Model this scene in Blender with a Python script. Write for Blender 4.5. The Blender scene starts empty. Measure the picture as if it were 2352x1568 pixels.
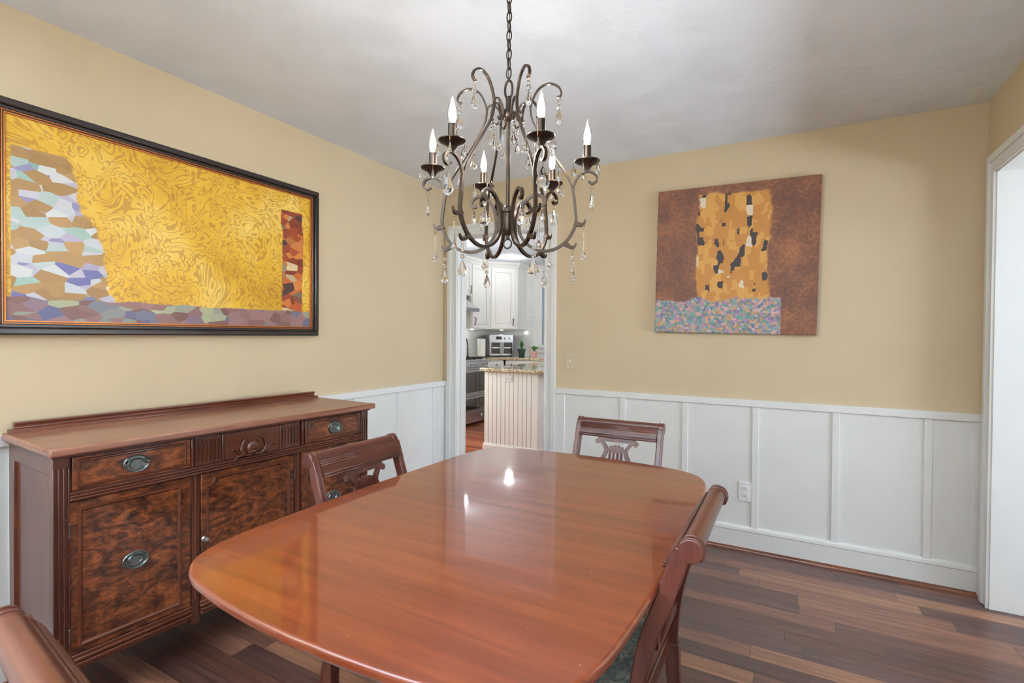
import bpy, bmesh, math, random
from mathutils import Vector, Matrix
random.seed(7)
S = bpy.context.scene
COL = S.collection
PI = math.pi

# ------------------------------------------------------------------ camera
F_PX, YAW, PITCH, ROLL = 1158.674, 0.5064, -0.0123, 0.0078
CAM = Vector((2.4679, -3.3121, 1.2755))
cd = bpy.data.cameras.new('camera'); cam = bpy.data.objects.new('camera', cd); COL.objects.link(cam)
fw = Vector((-math.sin(YAW)*math.cos(PITCH), math.cos(YAW)*math.cos(PITCH), math.sin(PITCH)))
rt = Vector((math.cos(YAW), math.sin(YAW), 0)); up = rt.cross(fw)
r2 = math.cos(ROLL)*rt + math.sin(ROLL)*up; u2 = -math.sin(ROLL)*rt + math.cos(ROLL)*up
cam.matrix_world = Matrix(((r2.x, u2.x, -fw.x, CAM.x), (r2.y, u2.y, -fw.y, CAM.y), (r2.z, u2.z, -fw.z, CAM.z), (0, 0, 0, 1)))
cd.sensor_width = 36; cd.lens = 36*F_PX/2352; cd.clip_start = .02; cd.clip_end = 100
S.camera = cam

# ------------------------------------------------------------------ world, exposure, large lights
S.view_settings.view_transform = 'Standard'; S.view_settings.look = 'None'
S.view_settings.gamma = 1; S.view_settings.use_curve_mapping = False
S.view_settings.exposure = 0.3
W = bpy.data.worlds.new('world'); S.world = W; W.use_nodes = True
wn = W.node_tree.nodes; bg = wn['Background']
sky = wn.new('ShaderNodeTexSky'); sky.sky_type = 'HOSEK_WILKIE'; sky.turbidity = 4
sky.sun_direction = Vector((.3, -.5, .8)).normalized()
W.node_tree.links.new(sky.outputs[0], bg.inputs[0]); bg.inputs[1].default_value = 1.2
cy = S.cycles
cy.use_denoising = True; cy.denoising_prefilter = 'ACCURATE'; cy.denoising_input_passes = 'RGB_ALBEDO_NORMAL'
try: cy.denoiser = 'OPENIMAGEDENOISE'
except Exception: pass
cy.max_bounces = 9; cy.diffuse_bounces = 5; cy.glossy_bounces = 4; cy.transmission_bounces = 8; cy.transparent_max_bounces = 12
cy.caustics_refractive = False; cy.caustics_reflective = False
cy.sample_clamp_indirect = 6

def area(name, loc, rot, sx, sy, power, color=(1, 1, 1)):
    l = bpy.data.lights.new(name, 'AREA'); l.shape = 'RECTANGLE'; l.size = sx; l.size_y = sy
    l.energy = power; l.color = color
    o = bpy.data.objects.new(name, l); COL.objects.link(o); o.location = loc; o.rotation_euler = rot
    return o
# daylight in the dining room's window behind the camera and the side room's window, plus added fill lamps
SKYC = (.84, .92, 1)
area('window_daylight', (1.45, -4.64, 1.5), (math.radians(84), 0, PI), 2.25, 1.6, 70, SKYC)
area('window_bounce_fill', (1.45, -4.62, .9), (math.radians(142), 0, PI), 2.25, .7, 1120, (.74, .87, 1))  # upward lamp added to brighten the ceiling
area('side_room_daylight', (6.4, -1.3, 1.6), (math.radians(92), 0, PI/2), 2.3, 1.4, 35, SKYC)
area('side_room_bounce_fill', (6.3, -1.3, .9), (math.radians(142), 0, PI/2), 2.3, .7, 150, (.74, .87, 1))  # second upward lamp, added for the right part of the ceiling
area('kitchen_fill_light', (2.32, 2.6, 1.6), (PI/2, 0, PI/2), 1.4, 1.2, 33, SKYC)  # added lamp, brightens the kitchen from an unseen right side
area('kitchen_fill_light', (-2.40, .80, 1.55), (math.radians(96), 0, -PI/2), 1.1, 1.1, 120, SKYC)  # added lamp, brightens the island front from the unseen left

# ------------------------------------------------------------------ materials
def lin(c):
    return tuple(((v/255)/12.92 if v/255 <= .04045 else ((v/255+.055)/1.055)**2.4) for v in c) + (1,)
class NT:
    def __init__(s, name):
        s.m = bpy.data.materials.new(name); s.m.use_nodes = True; s.t = s.m.node_tree
        s.b = s.t.nodes['Principled BSDF']; s.out = s.t.nodes['Material Output']
    def n(s, typ, **kw):
        nd = s.t.nodes.new('ShaderNode'+typ)
        for k, v in kw.items():
            if k.startswith('i_'):
                nd.inputs[int(k[2:]) if k[2:].isdigit() else k[2:].replace('_', ' ')].default_value = v
            else: setattr(nd, k, v)
        return nd
    def l(s, a, b): s.t.links.new(a, b)
    def set(s, k, v):
        if hasattr(v, 'is_linked'): s.l(v, s.b.inputs[k])
        else: s.b.inputs[k].default_value = v
    def math(s, op, a, b=0.0, c=None):
        nd = s.n('Math', operation=op)
        for i, v in enumerate((a, b) if c is None else (a, b, c)):
            if hasattr(v, 'is_linked'): s.l(v, nd.inputs[i])
            else: nd.inputs[i].default_value = v
        return nd.outputs[0]
    def mix(s, f, a, b):
        nd = s.n('MixRGB')
        for i, v in enumerate((f, a, b)):
            if hasattr(v, 'is_linked'): s.l(v, nd.inputs[i])
            else: nd.inputs[i].default_value = v
        return nd.outputs[0]
    def coord(s, scale=(1, 1, 1), rot=(0, 0, 0), loc=(0, 0, 0)):
        tc = s.n('TexCoord'); mp = s.n('Mapping'); s.l(tc.outputs['Object'], mp.inputs[0])
        mp.inputs['Scale'].default_value = scale; mp.inputs['Rotation'].default_value = rot; mp.inputs['Location'].default_value = loc
        return mp.outputs[0]
    def noise(s, vec, scale, detail=3, rough=.5, dist=0.0):
        nd = s.n('TexNoise'); s.l(vec, nd.inputs['Vector'])
        nd.inputs['Scale'].default_value = scale; nd.inputs['Detail'].default_value = detail
        nd.inputs['Roughness'].default_value = rough; nd.inputs['Distortion'].default_value = dist
        return nd.outputs['Fac']
    def ramp(s, f, stops, interp='LINEAR'):
        nd = s.n('ValToRGB'); s.l(f, nd.inputs[0]); cr = nd.color_ramp; cr.interpolation = interp
        while len(cr.elements) < len(stops): cr.elements.new(.5)
        for e, (p, c) in zip(cr.elements, stops): e.position = p; e.color = c
        return nd.outputs[0]
    def bump(s, h, strength=.2, dist=.01):
        nd = s.n('Bump'); s.l(h, nd.inputs['Height']); nd.inputs['Strength'].default_value = strength; nd.inputs['Distance'].default_value = dist
        s.l(nd.outputs[0], s.b.inputs['Normal'])

def plain(name, c, rough=.5, metal=0, coat=0, var=.04, vs=6, ior=None):
    t = NT(name); v = t.coord(); n = t.noise(v, vs, 4)
    c1 = lin(c); d = tuple(x*(1-var*2) for x in c1[:3])+(1,); u = tuple(min(1, x*(1+var*2)) for x in c1[:3])+(1,)
    t.set('Base Color', t.ramp(n, [(.3, d), (.7, u)])); t.set('Roughness', rough); t.set('Metallic', metal)
    t.set('Coat Weight', coat); t.set('Coat Roughness', .08)
    return t.m

def wood(name, cols, axis=0, scale=1.0, rough=.35, coat=.5, coat_r=.1, stretch=14, specks=False):
    t = NT(name); sc = [stretch]*3; sc[axis] = 1.0
    v = t.coord(tuple(x*scale for x in sc))
    big = t.coord((1.3 if axis == 0 else 3.5,)*1 + (3.5 if axis == 0 else 1.3, 3.5))
    n1 = t.noise(v, 1.6, 4, .6, .6); n2 = t.noise(v, 6, 2, .5); n3 = t.noise(big, 1.6, 3)
    f = t.math('ADD', t.math('MULTIPLY', n1, .62), t.math('ADD', t.math('MULTIPLY', n2, .18), t.math('MULTIPLY', n3, .2)))
    col = t.ramp(f, [(.33, lin(cols[0])), (.5, lin(cols[1])), (.66, lin(cols[2]))])
    if specks:
        vo = t.n('TexVoronoi'); t.l(t.coord((1, 1, 1)), vo.inputs['Vector']); vo.inputs['Scale'].default_value = 22
        sp = t.math('LESS_THAN', vo.outputs['Distance'], .03)
        gate = t.math('GREATER_THAN', t.noise(t.coord(), 3, 2), .48)
        col = t.mix(t.math('MULTIPLY', t.math('MULTIPLY', sp, gate), .7), col, lin((226, 190, 150)))
    t.set('Base Color', col); t.set('Roughness', rough)
    t.set('Coat Weight', coat); t.set('Coat Roughness', coat_r)
    return t.m

def burl(name):
    t = NT(name); v = t.coord((1, 6, 14), (.35, 0, 0)); v2 = t.coord((1, 16, 5), (0, 0, 0))
    w = t.noise(v, 1.5, 7, .66, 2.2); w2 = t.noise(v2, .8, 4, .5, 1.0); w3 = t.noise(v, 4.0, 6, .65, 3.0)
    f = t.math('ADD', t.math('MULTIPLY', w, .5), t.math('ADD', t.math('MULTIPLY', w2, .22), t.math('MULTIPLY', w3, .28)))
    col = t.ramp(f, [(.40, lin((36, 16, 10))), (.47, lin((78, 38, 20))), (.53, lin((116, 60, 30))), (.62, lin((152, 88, 48)))])
    t.set('Base Color', col); t.set('Roughness', .3); t.set('Coat Weight', .2); t.set('Coat Roughness', .08)
    return t.m

def planks(name, w, L, stops, seam, rough=.28, grain=.35, swap=False):
    t = NT(name); tc = t.n('TexCoord'); sp = t.n('SeparateXYZ'); t.l(tc.outputs['Object'], sp.inputs[0])
    x, y = (sp.outputs[1], sp.outputs[0]) if swap else (sp.outputs[0], sp.outputs[1])
    yr = t.math('DIVIDE', y, w); row = t.math('FLOOR', yr); fy = t.math('FRACT', yr)
    wn1 = t.n('TexWhiteNoise', noise_dimensions='1D'); t.l(row, wn1.inputs['W'])
    xo = t.math('ADD', t.math('DIVIDE', x, L), t.math('MULTIPLY', wn1.outputs[0], 7.3)); cl = t.math('FLOOR', xo); fx = t.math('FRACT', xo)
    cb = t.n('CombineXYZ'); t.l(row, cb.inputs[0]); t.l(cl, cb.inputs[1])
    wn2 = t.n('TexWhiteNoise', noise_dimensions='3D'); t.l(cb.outputs[0], wn2.inputs['Vector'])
    base = t.ramp(wn2.outputs[0], [(p, lin(c)) for p, c in stops])
    gv = t.coord((1.2, 22, 1) if not swap else (22, 1.2, 1)); add = t.n('VectorMath', operation='ADD'); t.l(gv, add.inputs[0])
    ml = t.n('VectorMath', operation='SCALE'); t.l(wn2.outputs['Color'], ml.inputs[0]); ml.inputs['Scale'].default_value = 40; t.l(ml.outputs[0], add.inputs[1])
    g = t.noise(add.outputs[0], 2.2, 7, .65, .7)
    gm = t.ramp(g, [(.3, (1-grain, 1-grain, 1-grain, 1)), (.7, (1+grain*.6,)*3+(1,))])
    mu = t.n('MixRGB', blend_type='MULTIPLY'); mu.inputs[0].default_value = 1; t.l(base, mu.inputs[1]); t.l(gm, mu.inputs[2])
    e = .0018
    s1 = t.math('LESS_THAN', fy, e/w); s2 = t.math('LESS_THAN', fx, e/L); sm = t.math('MAXIMUM', s1, s2)
    t.set('Base Color', t.mix(sm, mu.outputs[0], lin(seam)))
    t.set('Roughness', t.math('ADD', rough, t.math('MULTIPLY', g, .08))); t.set('Coat Weight', .12); t.set('Coat Roughness', .12)
    t.bump(t.math('SUBTRACT', t.math('MULTIPLY', g, .25), sm), .15, .002)
    return t.m

M = {}
M['wall'] = plain('beige_wall_paint', (204, 185, 153), .75, var=.012, vs=3)
def ceil_mat():
    t = NT('textured_ceiling_paint'); v = t.coord((1, 1, 1))
    a = t.noise(v, 5, 3, .5); b = t.noise(v, 38, 5, .7, 1.6)
    gate = t.ramp(a, [(.42, (0, 0, 0, 1)), (.62, (1, 1, 1, 1))])
    h = t.math('MULTIPLY', b, gate)
    t.set('Base Color', t.ramp(t.noise(v, 2, 3), [(.3, lin((228, 236, 245))), (.7, lin((232, 240, 248)))])); t.set('Roughness', .85)
    t.bump(h, .6, .010); return t.m
M['ceiling'] = ceil_mat()
M['trim'] = plain('white_trim_paint', (226, 227, 225), .38, var=.01)
M['cab'] = plain('white_cabinet_paint', (236, 235, 231), .4, var=.01)
M['glaze'] = plain('grey_cabinet_glaze', (160, 156, 150), .5)
M['floor'] = planks('brown_hardwood_floor', .092, .78, [(0, (84, 54, 46)), (.28, (104, 74, 68)), (.5, (96, 62, 50)), (.75, (136, 92, 72)), (1, (158, 112, 84))], (24, 14, 12), .28, grain=.55)
M['kfloor'] = planks('orange_kitchen_floor', .085, .9, [(0, (116, 52, 28)), (.5, (152, 76, 42)), (1, (176, 98, 62))], (90, 36, 18), .29, swap=False)
M['table'] = wood('polished_mahogany_table', [(106, 42, 17), (124, 52, 22), (143, 67, 29)], axis=0, rough=.34, coat=.9, coat_r=.05, specks=True)
M['chair'] = wood('chair_mahogany', [(60, 27, 22), (86, 42, 34), (108, 60, 49)], axis=2, scale=1.2, rough=.29, coat=.22)
M['chair_x'] = wood('chair_mahogany_crosswise', [(58, 26, 19), (84, 42, 31), (108, 60, 46)], axis=0, scale=1.2, rough=.29, coat=.22)
M['side'] = wood('sideboard_mahogany', [(62, 28, 17), (86, 42, 26), (106, 55, 35)], axis=1, scale=1.0, rough=.29, coat=.22, coat_r=.06)
M['side_v'] = wood('sideboard_mahogany_upright', [(58, 27, 17), (80, 40, 26), (100, 53, 36)], axis=2, scale=1.0, rough=.29, coat=.22, coat_r=.06)
M['side_top'] = wood('sideboard_sheen_top', [(102, 58, 42), (134, 86, 66), (158, 112, 90)], axis=1, scale=1.2, rough=.3, coat=.2, coat_r=.15)  # lighter tones put the top's sheen into the wood colour
M['burl'] = burl('walnut_burl_veneer')
M['bronze'] = plain('bronze_metal', (70, 59, 51), .36, .9, var=.1, vs=30)
M['brass'] = plain('aged_pewter_metal', (120, 124, 120), .3, .95, var=.12, vs=60)
M['wire'] = plain('brass_wire', (150, 120, 84), .3, 1)
M['shoe'] = wood('stained_shoe_moulding', [(80, 40, 22), (112, 60, 34), (134, 78, 46)], axis=0, rough=.3)
M['frame'] = plain('black_frame_lacquer', (34, 24, 22), .35, coat=.3)
M['gold'] = plain('gilt_frame_edge', (196, 120, 62), .35, .7)
M['steel'] = plain('stainless_steel', (196, 196, 196), .28, .9, var=.03)
M['black'] = plain('black_enamel', (22, 22, 22), .2, coat=.4)
M['plate'] = plain('white_plastic', (232, 233, 234), .35, var=.01)
M['ivory'] = plain('ivory_switch_plate', (202, 188, 160), .4, var=.01)
M['dark'] = plain('dark_slot', (40, 38, 36), .6)
M['greenpot'] = plain('dark_green_ceramic', (38, 66, 56), .35)
M['pinkpot'] = plain('pink_ceramic', (226, 168, 160), .4, var=.1, vs=40)
M['leaf'] = plain('green_leaf', (54, 122, 52), .45, var=.2, vs=50)
M['leaf2'] = plain('pale_green_leaf', (98, 146, 72), .45, var=.2, vs=50)
M['soil'] = plain('dark_soil', (48, 36, 28), .9)
M['fabric_w'] = plain('white_paper', (238, 238, 234), .8, var=.02)

def glass_thin(name, refl=.08, tint=(1, 1, 1, 1)):
    t = NT(name); tr = t.n('BsdfTransparent'); tr.inputs[0].default_value = tint
    gl = t.n('BsdfGlossy'); gl.inputs['Roughness'].default_value = .02
    mx = t.n('MixShader'); mx.inputs[0].default_value = refl
    t.l(tr.outputs[0], mx.inputs[1]); t.l(gl.outputs[0], mx.inputs[2]); t.l(mx.outputs[0], t.out.inputs[0]); return t.m
M['pane'] = glass_thin('window_pane_glass')
M['bulbglass'] = glass_thin('clear_bulb_glass', .22)
t = NT('cut_crystal'); t.b.inputs['Base Color'].default_value = (1, 1, 1, 1); t.b.inputs['Roughness'].default_value = 0
t.b.inputs['Transmission Weight'].default_value = 1; t.b.inputs['IOR'].default_value = 1.55
M['crystal'] = t.m
def emis(name, c, s):
    t = NT(name); t.b.inputs['Emission Color'].default_value = lin(c); t.b.inputs['Emission Strength'].default_value = s
    t.b.inputs['Base Color'].default_value = lin(c); return t.m
M['filament'] = emis('glowing_filament', (255, 253, 250), 430)
M['lamp'] = emis('glowing_ceiling_lamp', (255, 250, 240), 14)
M['puck'] = emis('glowing_puck_lamp', (255, 250, 240), 10)
t = NT('dark_oven_glass'); v = t.coord(); t.set('Base Color', lin((58, 52, 46))); t.set('Roughness', .06); t.set('Coat Weight', .6)
M['ovenglass'] = t.m

def granite():
    t = NT('speckled_granite'); v = t.coord(); vo = t.n('TexVoronoi'); t.l(v, vo.inputs['Vector']); vo.inputs['Scale'].default_value = 90
    n = t.noise(v, 45, 4, .7)
    f = t.math('ADD', t.math('MULTIPLY', n, .7), t.math('MULTIPLY', vo.outputs['Color'], .3))
    t.set('Base Color', t.ramp(f, [(.3, lin((70, 62, 54))), (.42, lin((150, 128, 96))), (.52, lin((206, 188, 150))), (.66, lin((226, 218, 198)))]))
    t.set('Roughness', .12); t.set('Coat Weight', .6); return t.m
M['granite'] = granite()
def tiles():
    t = NT('white_subway_tile'); tc = t.n('TexCoord'); sp = t.n('SeparateXYZ'); t.l(tc.outputs['Object'], sp.inputs[0])
    cb = t.n('CombineXYZ'); t.l(t.math('ADD', sp.outputs[0], sp.outputs[1]), cb.inputs[0]); t.l(sp.outputs[2], cb.inputs[1])
    br = t.n('TexBrick'); t.l(cb.outputs[0], br.inputs['Vector']); br.inputs['Scale'].default_value = 1
    br.inputs['Brick Width'].default_value = .2; br.inputs['Row Height'].default_value = .075; br.inputs['Mortar Size'].default_value = .002
    br.inputs['Color1'].default_value = lin((236, 237, 236)); br.inputs['Color2'].default_value = lin((230, 231, 230)); br.inputs['Mortar'].default_value = lin((212, 212, 210))
    t.set('Base Color', br.outputs[0]); t.set('Roughness', .12); t.set('Coat Weight', .4)
    bp = t.n('Bump'); bp.invert = True; t.l(br.outputs['Fac'], bp.inputs['Height']); bp.inputs['Strength'].default_value = .3; bp.inputs['Distance'].default_value = .003
    t.l(bp.outputs[0], t.b.inputs['Normal']); return t.m
M['tile'] = tiles()
def damask():
    t = NT('blue_grey_damask'); v = t.coord((1, 1.6, 1)); n = t.noise(v, 17, 5, .62, 2.5)
    t.set('Base Color', t.ramp(n, [(.35, lin((70, 84, 84))), (.5, lin((112, 128, 126))), (.64, lin((172, 186, 182)))])); t.set('Roughness', .5)
    t.set('Sheen Weight', .3); t.bump(n, .25, .004); return t.m
M['damask'] = damask()
M['piping'] = plain('tan_welt', (150, 120, 84), .7)

# plain abstract canvases in the colours of the originals
def blockmask(t, c, lo, hi, soft, jit):
    a = t.math('ADD', c, jit)
    m1 = t.n('MapRange', i_1=lo-soft, i_2=lo+soft); t.l(a, m1.inputs[0])
    m2 = t.n('MapRange', i_1=hi-soft, i_2=hi+soft, i_3=1.0, i_4=0.0); t.l(a, m2.inputs[0])
    return t.math('MULTIPLY', m1.outputs[0], m2.outputs[0])
def gold_canvas():
    t = NT('golden_abstract_canvas'); tc = t.n('TexCoord'); sp = t.n('SeparateXYZ'); t.l(tc.outputs['Object'], sp.inputs[0])
    y, z = sp.outputs[1], sp.outputs[2]; v = t.coord((1, 1, 1))
    jn = t.math('MULTIPLY', t.math('SUBTRACT', t.noise(v, 7, 3), .5), .12)
    base = t.ramp(t.noise(v, 3, 5, .6), [(.3, lin((196, 146, 22))), (.5, lin((222, 174, 50))), (.72, lin((240, 206, 104)))])
    wv = t.noise(v, 5.5, 2, .45, 2.6); band = t.ramp(t.math('FRACT', t.math('MULTIPLY', wv, 9)), [(.0, (0, 0, 0, 1)), (.62, (0, 0, 0, 1)), (.68, (1, 1, 1, 1)), (.92, (1, 1, 1, 1)), (1, (0, 0, 0, 1))])
    base = t.mix(t.math('MULTIPLY', band, .5), base, lin((142, 88, 36)))
    vo = t.n('TexVoronoi'); t.l(t.coord((1, 1, 1.6)), vo.inputs['Vector']); vo.inputs['Scale'].default_value = 17
    s2 = t.n('SeparateXYZ'); t.l(vo.outputs['Color'], s2.inputs[0])
    cool = t.ramp(s2.outputs[0], [(0, lin((150, 112, 66))), (.38, lin((176, 136, 84))), (.39, lin((196, 200, 204))), (.6, lin((146, 178, 160))), (.61, lin((70, 74, 140))), (.72, lin((176, 166, 186))), (1, lin((210, 212, 208)))], 'LINEAR')
    warm = t.ramp(s2.outputs[1], [(0, lin((120, 50, 30))), (.4, lin((176, 84, 40))), (.7, lin((206, 126, 60))), (.85, lin((60, 44, 52))), (1, lin((222, 196, 150)))])
    mauve = t.ramp(s2.outputs[2], [(0, lin((112, 78, 70))), (.5, lin((150, 112, 108))), (.75, lin((90, 92, 124))), (1, lin((170, 170, 130)))])
    wid = t.math('MULTIPLY', t.math('SUBTRACT', .36, z), .30)          # the cool field widens towards the bottom
    a = t.math('ADD', y, t.math('MULTIPLY', wid, -1.0)); a = t.math('ADD', a, jn)
    mL = t.n('MapRange', i_1=-.50, i_2=-.49, i_3=1.0, i_4=0.0); t.l(a, mL.inputs[0])
    mL2 = t.n('MapRange', i_1=.26, i_2=.265, i_3=1.0, i_4=0.0); t.l(z, mL2.inputs[0])
    mL3 = t.n('MapRange', i_1=-.635, i_2=-.63); t.l(y, mL3.inputs[0])
    col = t.mix(t.math('MULTIPLY', t.math('MULTIPLY', mL.outputs[0], mL2.outputs[0]), mL3.outputs[0]), base, cool)
    mR = blockmask(t, y, .47, .60, .004, t.math('MULTIPLY', jn, .4)); mR2 = t.n('MapRange', i_1=.27, i_2=.275, i_3=1.0, i_4=0.0); t.l(z, mR2.inputs[0])
    col = t.mix(t.math('MULTIPLY', mR, mR2.outputs[0]), col, warm)
    mB = t.n('MapRange', i_1=-.285, i_2=-.28, i_3=1.0, i_4=0.0); t.l(t.math('ADD', z, t.math('MULTIPLY', jn, .3)), mB.inputs[0])
    col = t.mix(mB.outputs[0], col, mauve)
    t.set('Base Color', col); t.set('Roughness', .42); return t.m
def brown_canvas():
    t = NT('brown_gold_abstract_canvas'); tc = t.n('TexCoord'); sp = t.n('SeparateXYZ'); t.l(tc.outputs['Object'], sp.inputs[0])
    x, z = sp.outputs[0], sp.outputs[2]; v = t.coord()
    jn = t.math('MULTIPLY', t.math('SUBTRACT', t.noise(v, 6, 3), .5), .10)
    n = t.math('ADD', t.math('MULTIPLY', t.noise(v, 5, 4, .6), .5), t.math('MULTIPLY', t.noise(v, 70, 3, .7), .5))
    base = t.ramp(n, [(.36, lin((88, 56, 46))), (.5, lin((120, 76, 56))), (.66, lin((164, 104, 66)))])
    vo = t.n('TexVoronoi'); t.l(t.coord((1, 1, .55)), vo.inputs['Vector']); vo.inputs['Scale'].default_value = 34; vo.distance = 'CHEBYCHEV'
    s2 = t.n('SeparateXYZ'); t.l(vo.outputs['Color'], s2.inputs[0])
    gold = t.ramp(s2.outputs[0], [(0, lin((190, 130, 60))), (.6, lin((208, 154, 76))), (.86, lin((216, 170, 92))), (.87, lin((52, 40, 40))), (.93, lin((52, 40, 40))), (.94, lin((222, 206, 180)))], 'CONSTANT')
    mG = blockmask(t, x, -.205, .195, .006, jn); mG2 = blockmask(t, z, -.30, .40, .006, jn)
    col = t.mix(t.math('MULTIPLY', mG, mG2), base, gold)
    v3 = t.n('TexVoronoi'); t.l(v, v3.inputs['Vector']); v3.inputs['Scale'].default_value = 70
    s3 = t.n('SeparateXYZ'); t.l(v3.outputs['Color'], s3.inputs[0])
    med = t.ramp(s3.outputs[0], [(0, lin((90, 130, 128))), (.25, lin((122, 160, 150))), (.45, lin((176, 132, 164))), (.6, lin((90, 106, 140))), (.75, lin((188, 150, 96))), (1, lin((204, 170, 176)))])
    mB = t.n('MapRange', i_1=-.245, i_2=-.235, i_3=1.0, i_4=0.0); t.l(t.math('ADD', z, jn), mB.inputs[0])
    mB2 = t.n('MapRange', i_1=.26, i_2=.27, i_3=1.0, i_4=0.0); t.l(x, mB2.inputs[0])
    col = t.mix(t.math('MULTIPLY', mB.outputs[0], mB2.outputs[0]), col, med)
    t.set('Base Color', col); t.set('Roughness', .6); return t.m
M['goldart'] = gold_canvas(); M['brownart'] = brown_canvas()

# ------------------------------------------------------------------ mesh helpers
def catmull(P, n=6, closed=False):
    out = []; N = len(P)
    for i in range(N if closed else N-1):
        p = [P[(i+k) % N] if closed else P[min(max(i+k, 0), N-1)] for k in (-1, 0, 1, 2)]
        for j in range(n):
            t = j/n
            out.append(tuple(.5*(2*b+(c-a)*t+(2*a-5*b+4*c-d)*t*t+(3*b-a-3*c+d)*t**3) for a, b, c, d in zip(*p)))
    if not closed: out.append(tuple(P[-1]))
    return out

class MB:
    def __init__(s): s.v = []; s.f = []; s.m = []; s.mi = 0; s.X = None
    def add(s, vs, fs):
        o = len(s.v)
        if s.X is not None: vs = [tuple(s.X @ Vector(v)) for v in vs]
        s.v += [tuple(v) for v in vs]; s.f += [tuple(i+o for i in f) for f in fs]; s.m += [s.mi]*len(fs)
        return s
    def box(s, x0, x1, y0, y1, z0, z1):
        return s.add([(x, y, z) for x in (x0, x1) for y in (y0, y1) for z in (z0, z1)],
                     [(0, 1, 3, 2), (4, 6, 7, 5), (0, 4, 5, 1), (2, 3, 7, 6), (0, 2, 6, 4), (1, 5, 7, 3)])
    def prism(s, poly, a, b, plane='xy'):
        """polygon in a plane, extruded along the third axis from a to b"""
        n = len(poly)
        def P(p, t): return {'xy': (p[0], p[1], t), 'yz': (t, p[0], p[1]), 'xz': (p[0], t, p[1])}[plane]
        vs = [P(p, a) for p in poly]+[P(p, b) for p in poly]
        return s.add(vs, [tuple(range(n))[::-1], tuple(range(n, 2*n))]+[(i, (i+1) % n, n+(i+1) % n, n+i) for i in range(n)])
    def lathe(s, prof, seg=20, axis='z', c=(0, 0, 0), sc=(1, 1)):
        vs = []; n = len(prof)
        for r, h in prof:
            for k in range(seg):
                a = 2*PI*k/seg; u, w = r*math.cos(a)*sc[0], r*math.sin(a)*sc[1]
                q = {'z': (u, w, h), 'x': (h, u, w), 'y': (u, h, w)}[axis]
                vs.append((q[0]+c[0], q[1]+c[1], q[2]+c[2]))
        fs = [(i*seg+k, i*seg+(k+1) % seg, (i+1)*seg+(k+1) % seg, (i+1)*seg+k) for i in range(n-1) for k in range(seg)]
        fs += [tuple(range(seg))[::-1], tuple(range((n-1)*seg, n*seg))]
        return s.add(vs, fs)
    def sweep(s, path, sect, closed=False, side=None, taper=None):
        """sect: list of (u, w) section points; u along 'side', w along normal"""
        P = [Vector(p) for p in path]; n = len(P); m = len(sect); vs = []; last = None
        for i, p in enumerate(P):
            a = P[(i-1) % n] if closed else P[max(i-1, 0)]; b = P[(i+1) % n] if closed else P[min(i+1, n-1)]
            d = (b-a).normalized()
            if side is not None: u = Vector(side)
            else:
                if last is None: last = Vector((0, 0, 1)) if abs(d.z) < .9 else Vector((1, 0, 0))
                u = (last-d*last.dot(d)).normalized(); last = u
            w = d.cross(u).normalized(); k = taper(i/(n-1)) if taper else 1
            vs += [tuple(p+u*q[0]*k+w*q[1]*k) for q in sect]
        fs = [(i*m+k, i*m+(k+1) % m, ((i+1) % n)*m+(k+1) % m, ((i+1) % n)*m+k) for i in range(n if closed else n-1) for k in range(m)]
        if not closed: fs += [tuple(range(m))[::-1], tuple(range((n-1)*m, n*m))]
        return s.add(vs, fs)
    def tube(s, path, r, seg=8, closed=False, taper=None):
        return s.sweep(path, [(r*math.cos(2*PI*k/seg), r*math.sin(2*PI*k/seg)) for k in range(seg)], closed, None, taper)
    def bar(s, path, w, t, side=(0, 1, 0), taper=None):
        return s.sweep(path, [(-w/2, -t/2), (w/2, -t/2), (w/2, t/2), (-w/2, t/2)], False, side, taper)
    def ring(s, c, R, r, axis='y', seg=16, rs=6, sz=1.0):
        pts = []
        for k in range(seg):
            a = 2*PI*k/seg; u, w = R*math.cos(a), R*sz*math.sin(a)
            q = {'y': (u, 0, w), 'x': (0, u, w), 'z': (u, w, 0)}[axis]; pts.append((c[0]+q[0], c[1]+q[1], c[2]+q[2]))
        return s.tube(pts, r, rs, True)
    def ball(s, c, r, seg=12, n=7, sc=(1, 1, 1)):
        prof = [(max(r*math.sin(PI*i/n), 1e-5), -r*math.cos(PI*i/n)*sc[2]) for i in range(n+1)]
        return s.lathe(prof, seg, 'z', c, (sc[0], sc[1]))
    def build(s, name, mats, parent=None, bevel=0, smooth=False, seg=2, loc=None):
        me = bpy.data.meshes.new(name); me.from_pydata(s.v, [], s.f)
        mats = mats if isinstance(mats, (list, tuple)) else [mats]
        for m in mats: me.materials.append(M[m])
        for p, i in zip(me.polygons, s.m): p.material_index = i
        bm = bmesh.new(); bm.from_mesh(me); bmesh.ops.recalc_face_normals(bm, faces=bm.faces)
        bm.to_mesh(me); bm.free()
        if smooth:
            me.polygons.foreach_set('use_smooth', [True]*len(me.polygons))
            if smooth != 'all': me.set_sharp_from_angle(angle=math.radians(38))
        me.update()
        o = bpy.data.objects.new(name, me); COL.objects.link(o)
        if parent is not None: o.parent = parent
        if loc: o.location = loc
        if bevel:
            b = o.modifiers.new('bevel', 'BEVEL'); b.width = bevel; b.segments = seg; b.limit_method = 'ANGLE'; b.angle_limit = math.radians(40)
            b.harden_normals = False
            if not smooth:
                me.polygons.foreach_set('use_smooth', [True]*len(me.polygons)); me.set_sharp_from_angle(angle=math.radians(60))
        return o
def tag(o, label, cat, group=None):
    o['label'] = label; o['category'] = cat
    if group: o['group'] = group
    return o
def thing(name, label, cat, loc=(0, 0, 0), rz=0, group=None):
    o = bpy.data.objects.new(name, None); COL.objects.link(o); o.location = loc; o.rotation_euler = (0, 0, rz)
    o.empty_display_size = .1
    return tag(o, label, cat, group)
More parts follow.
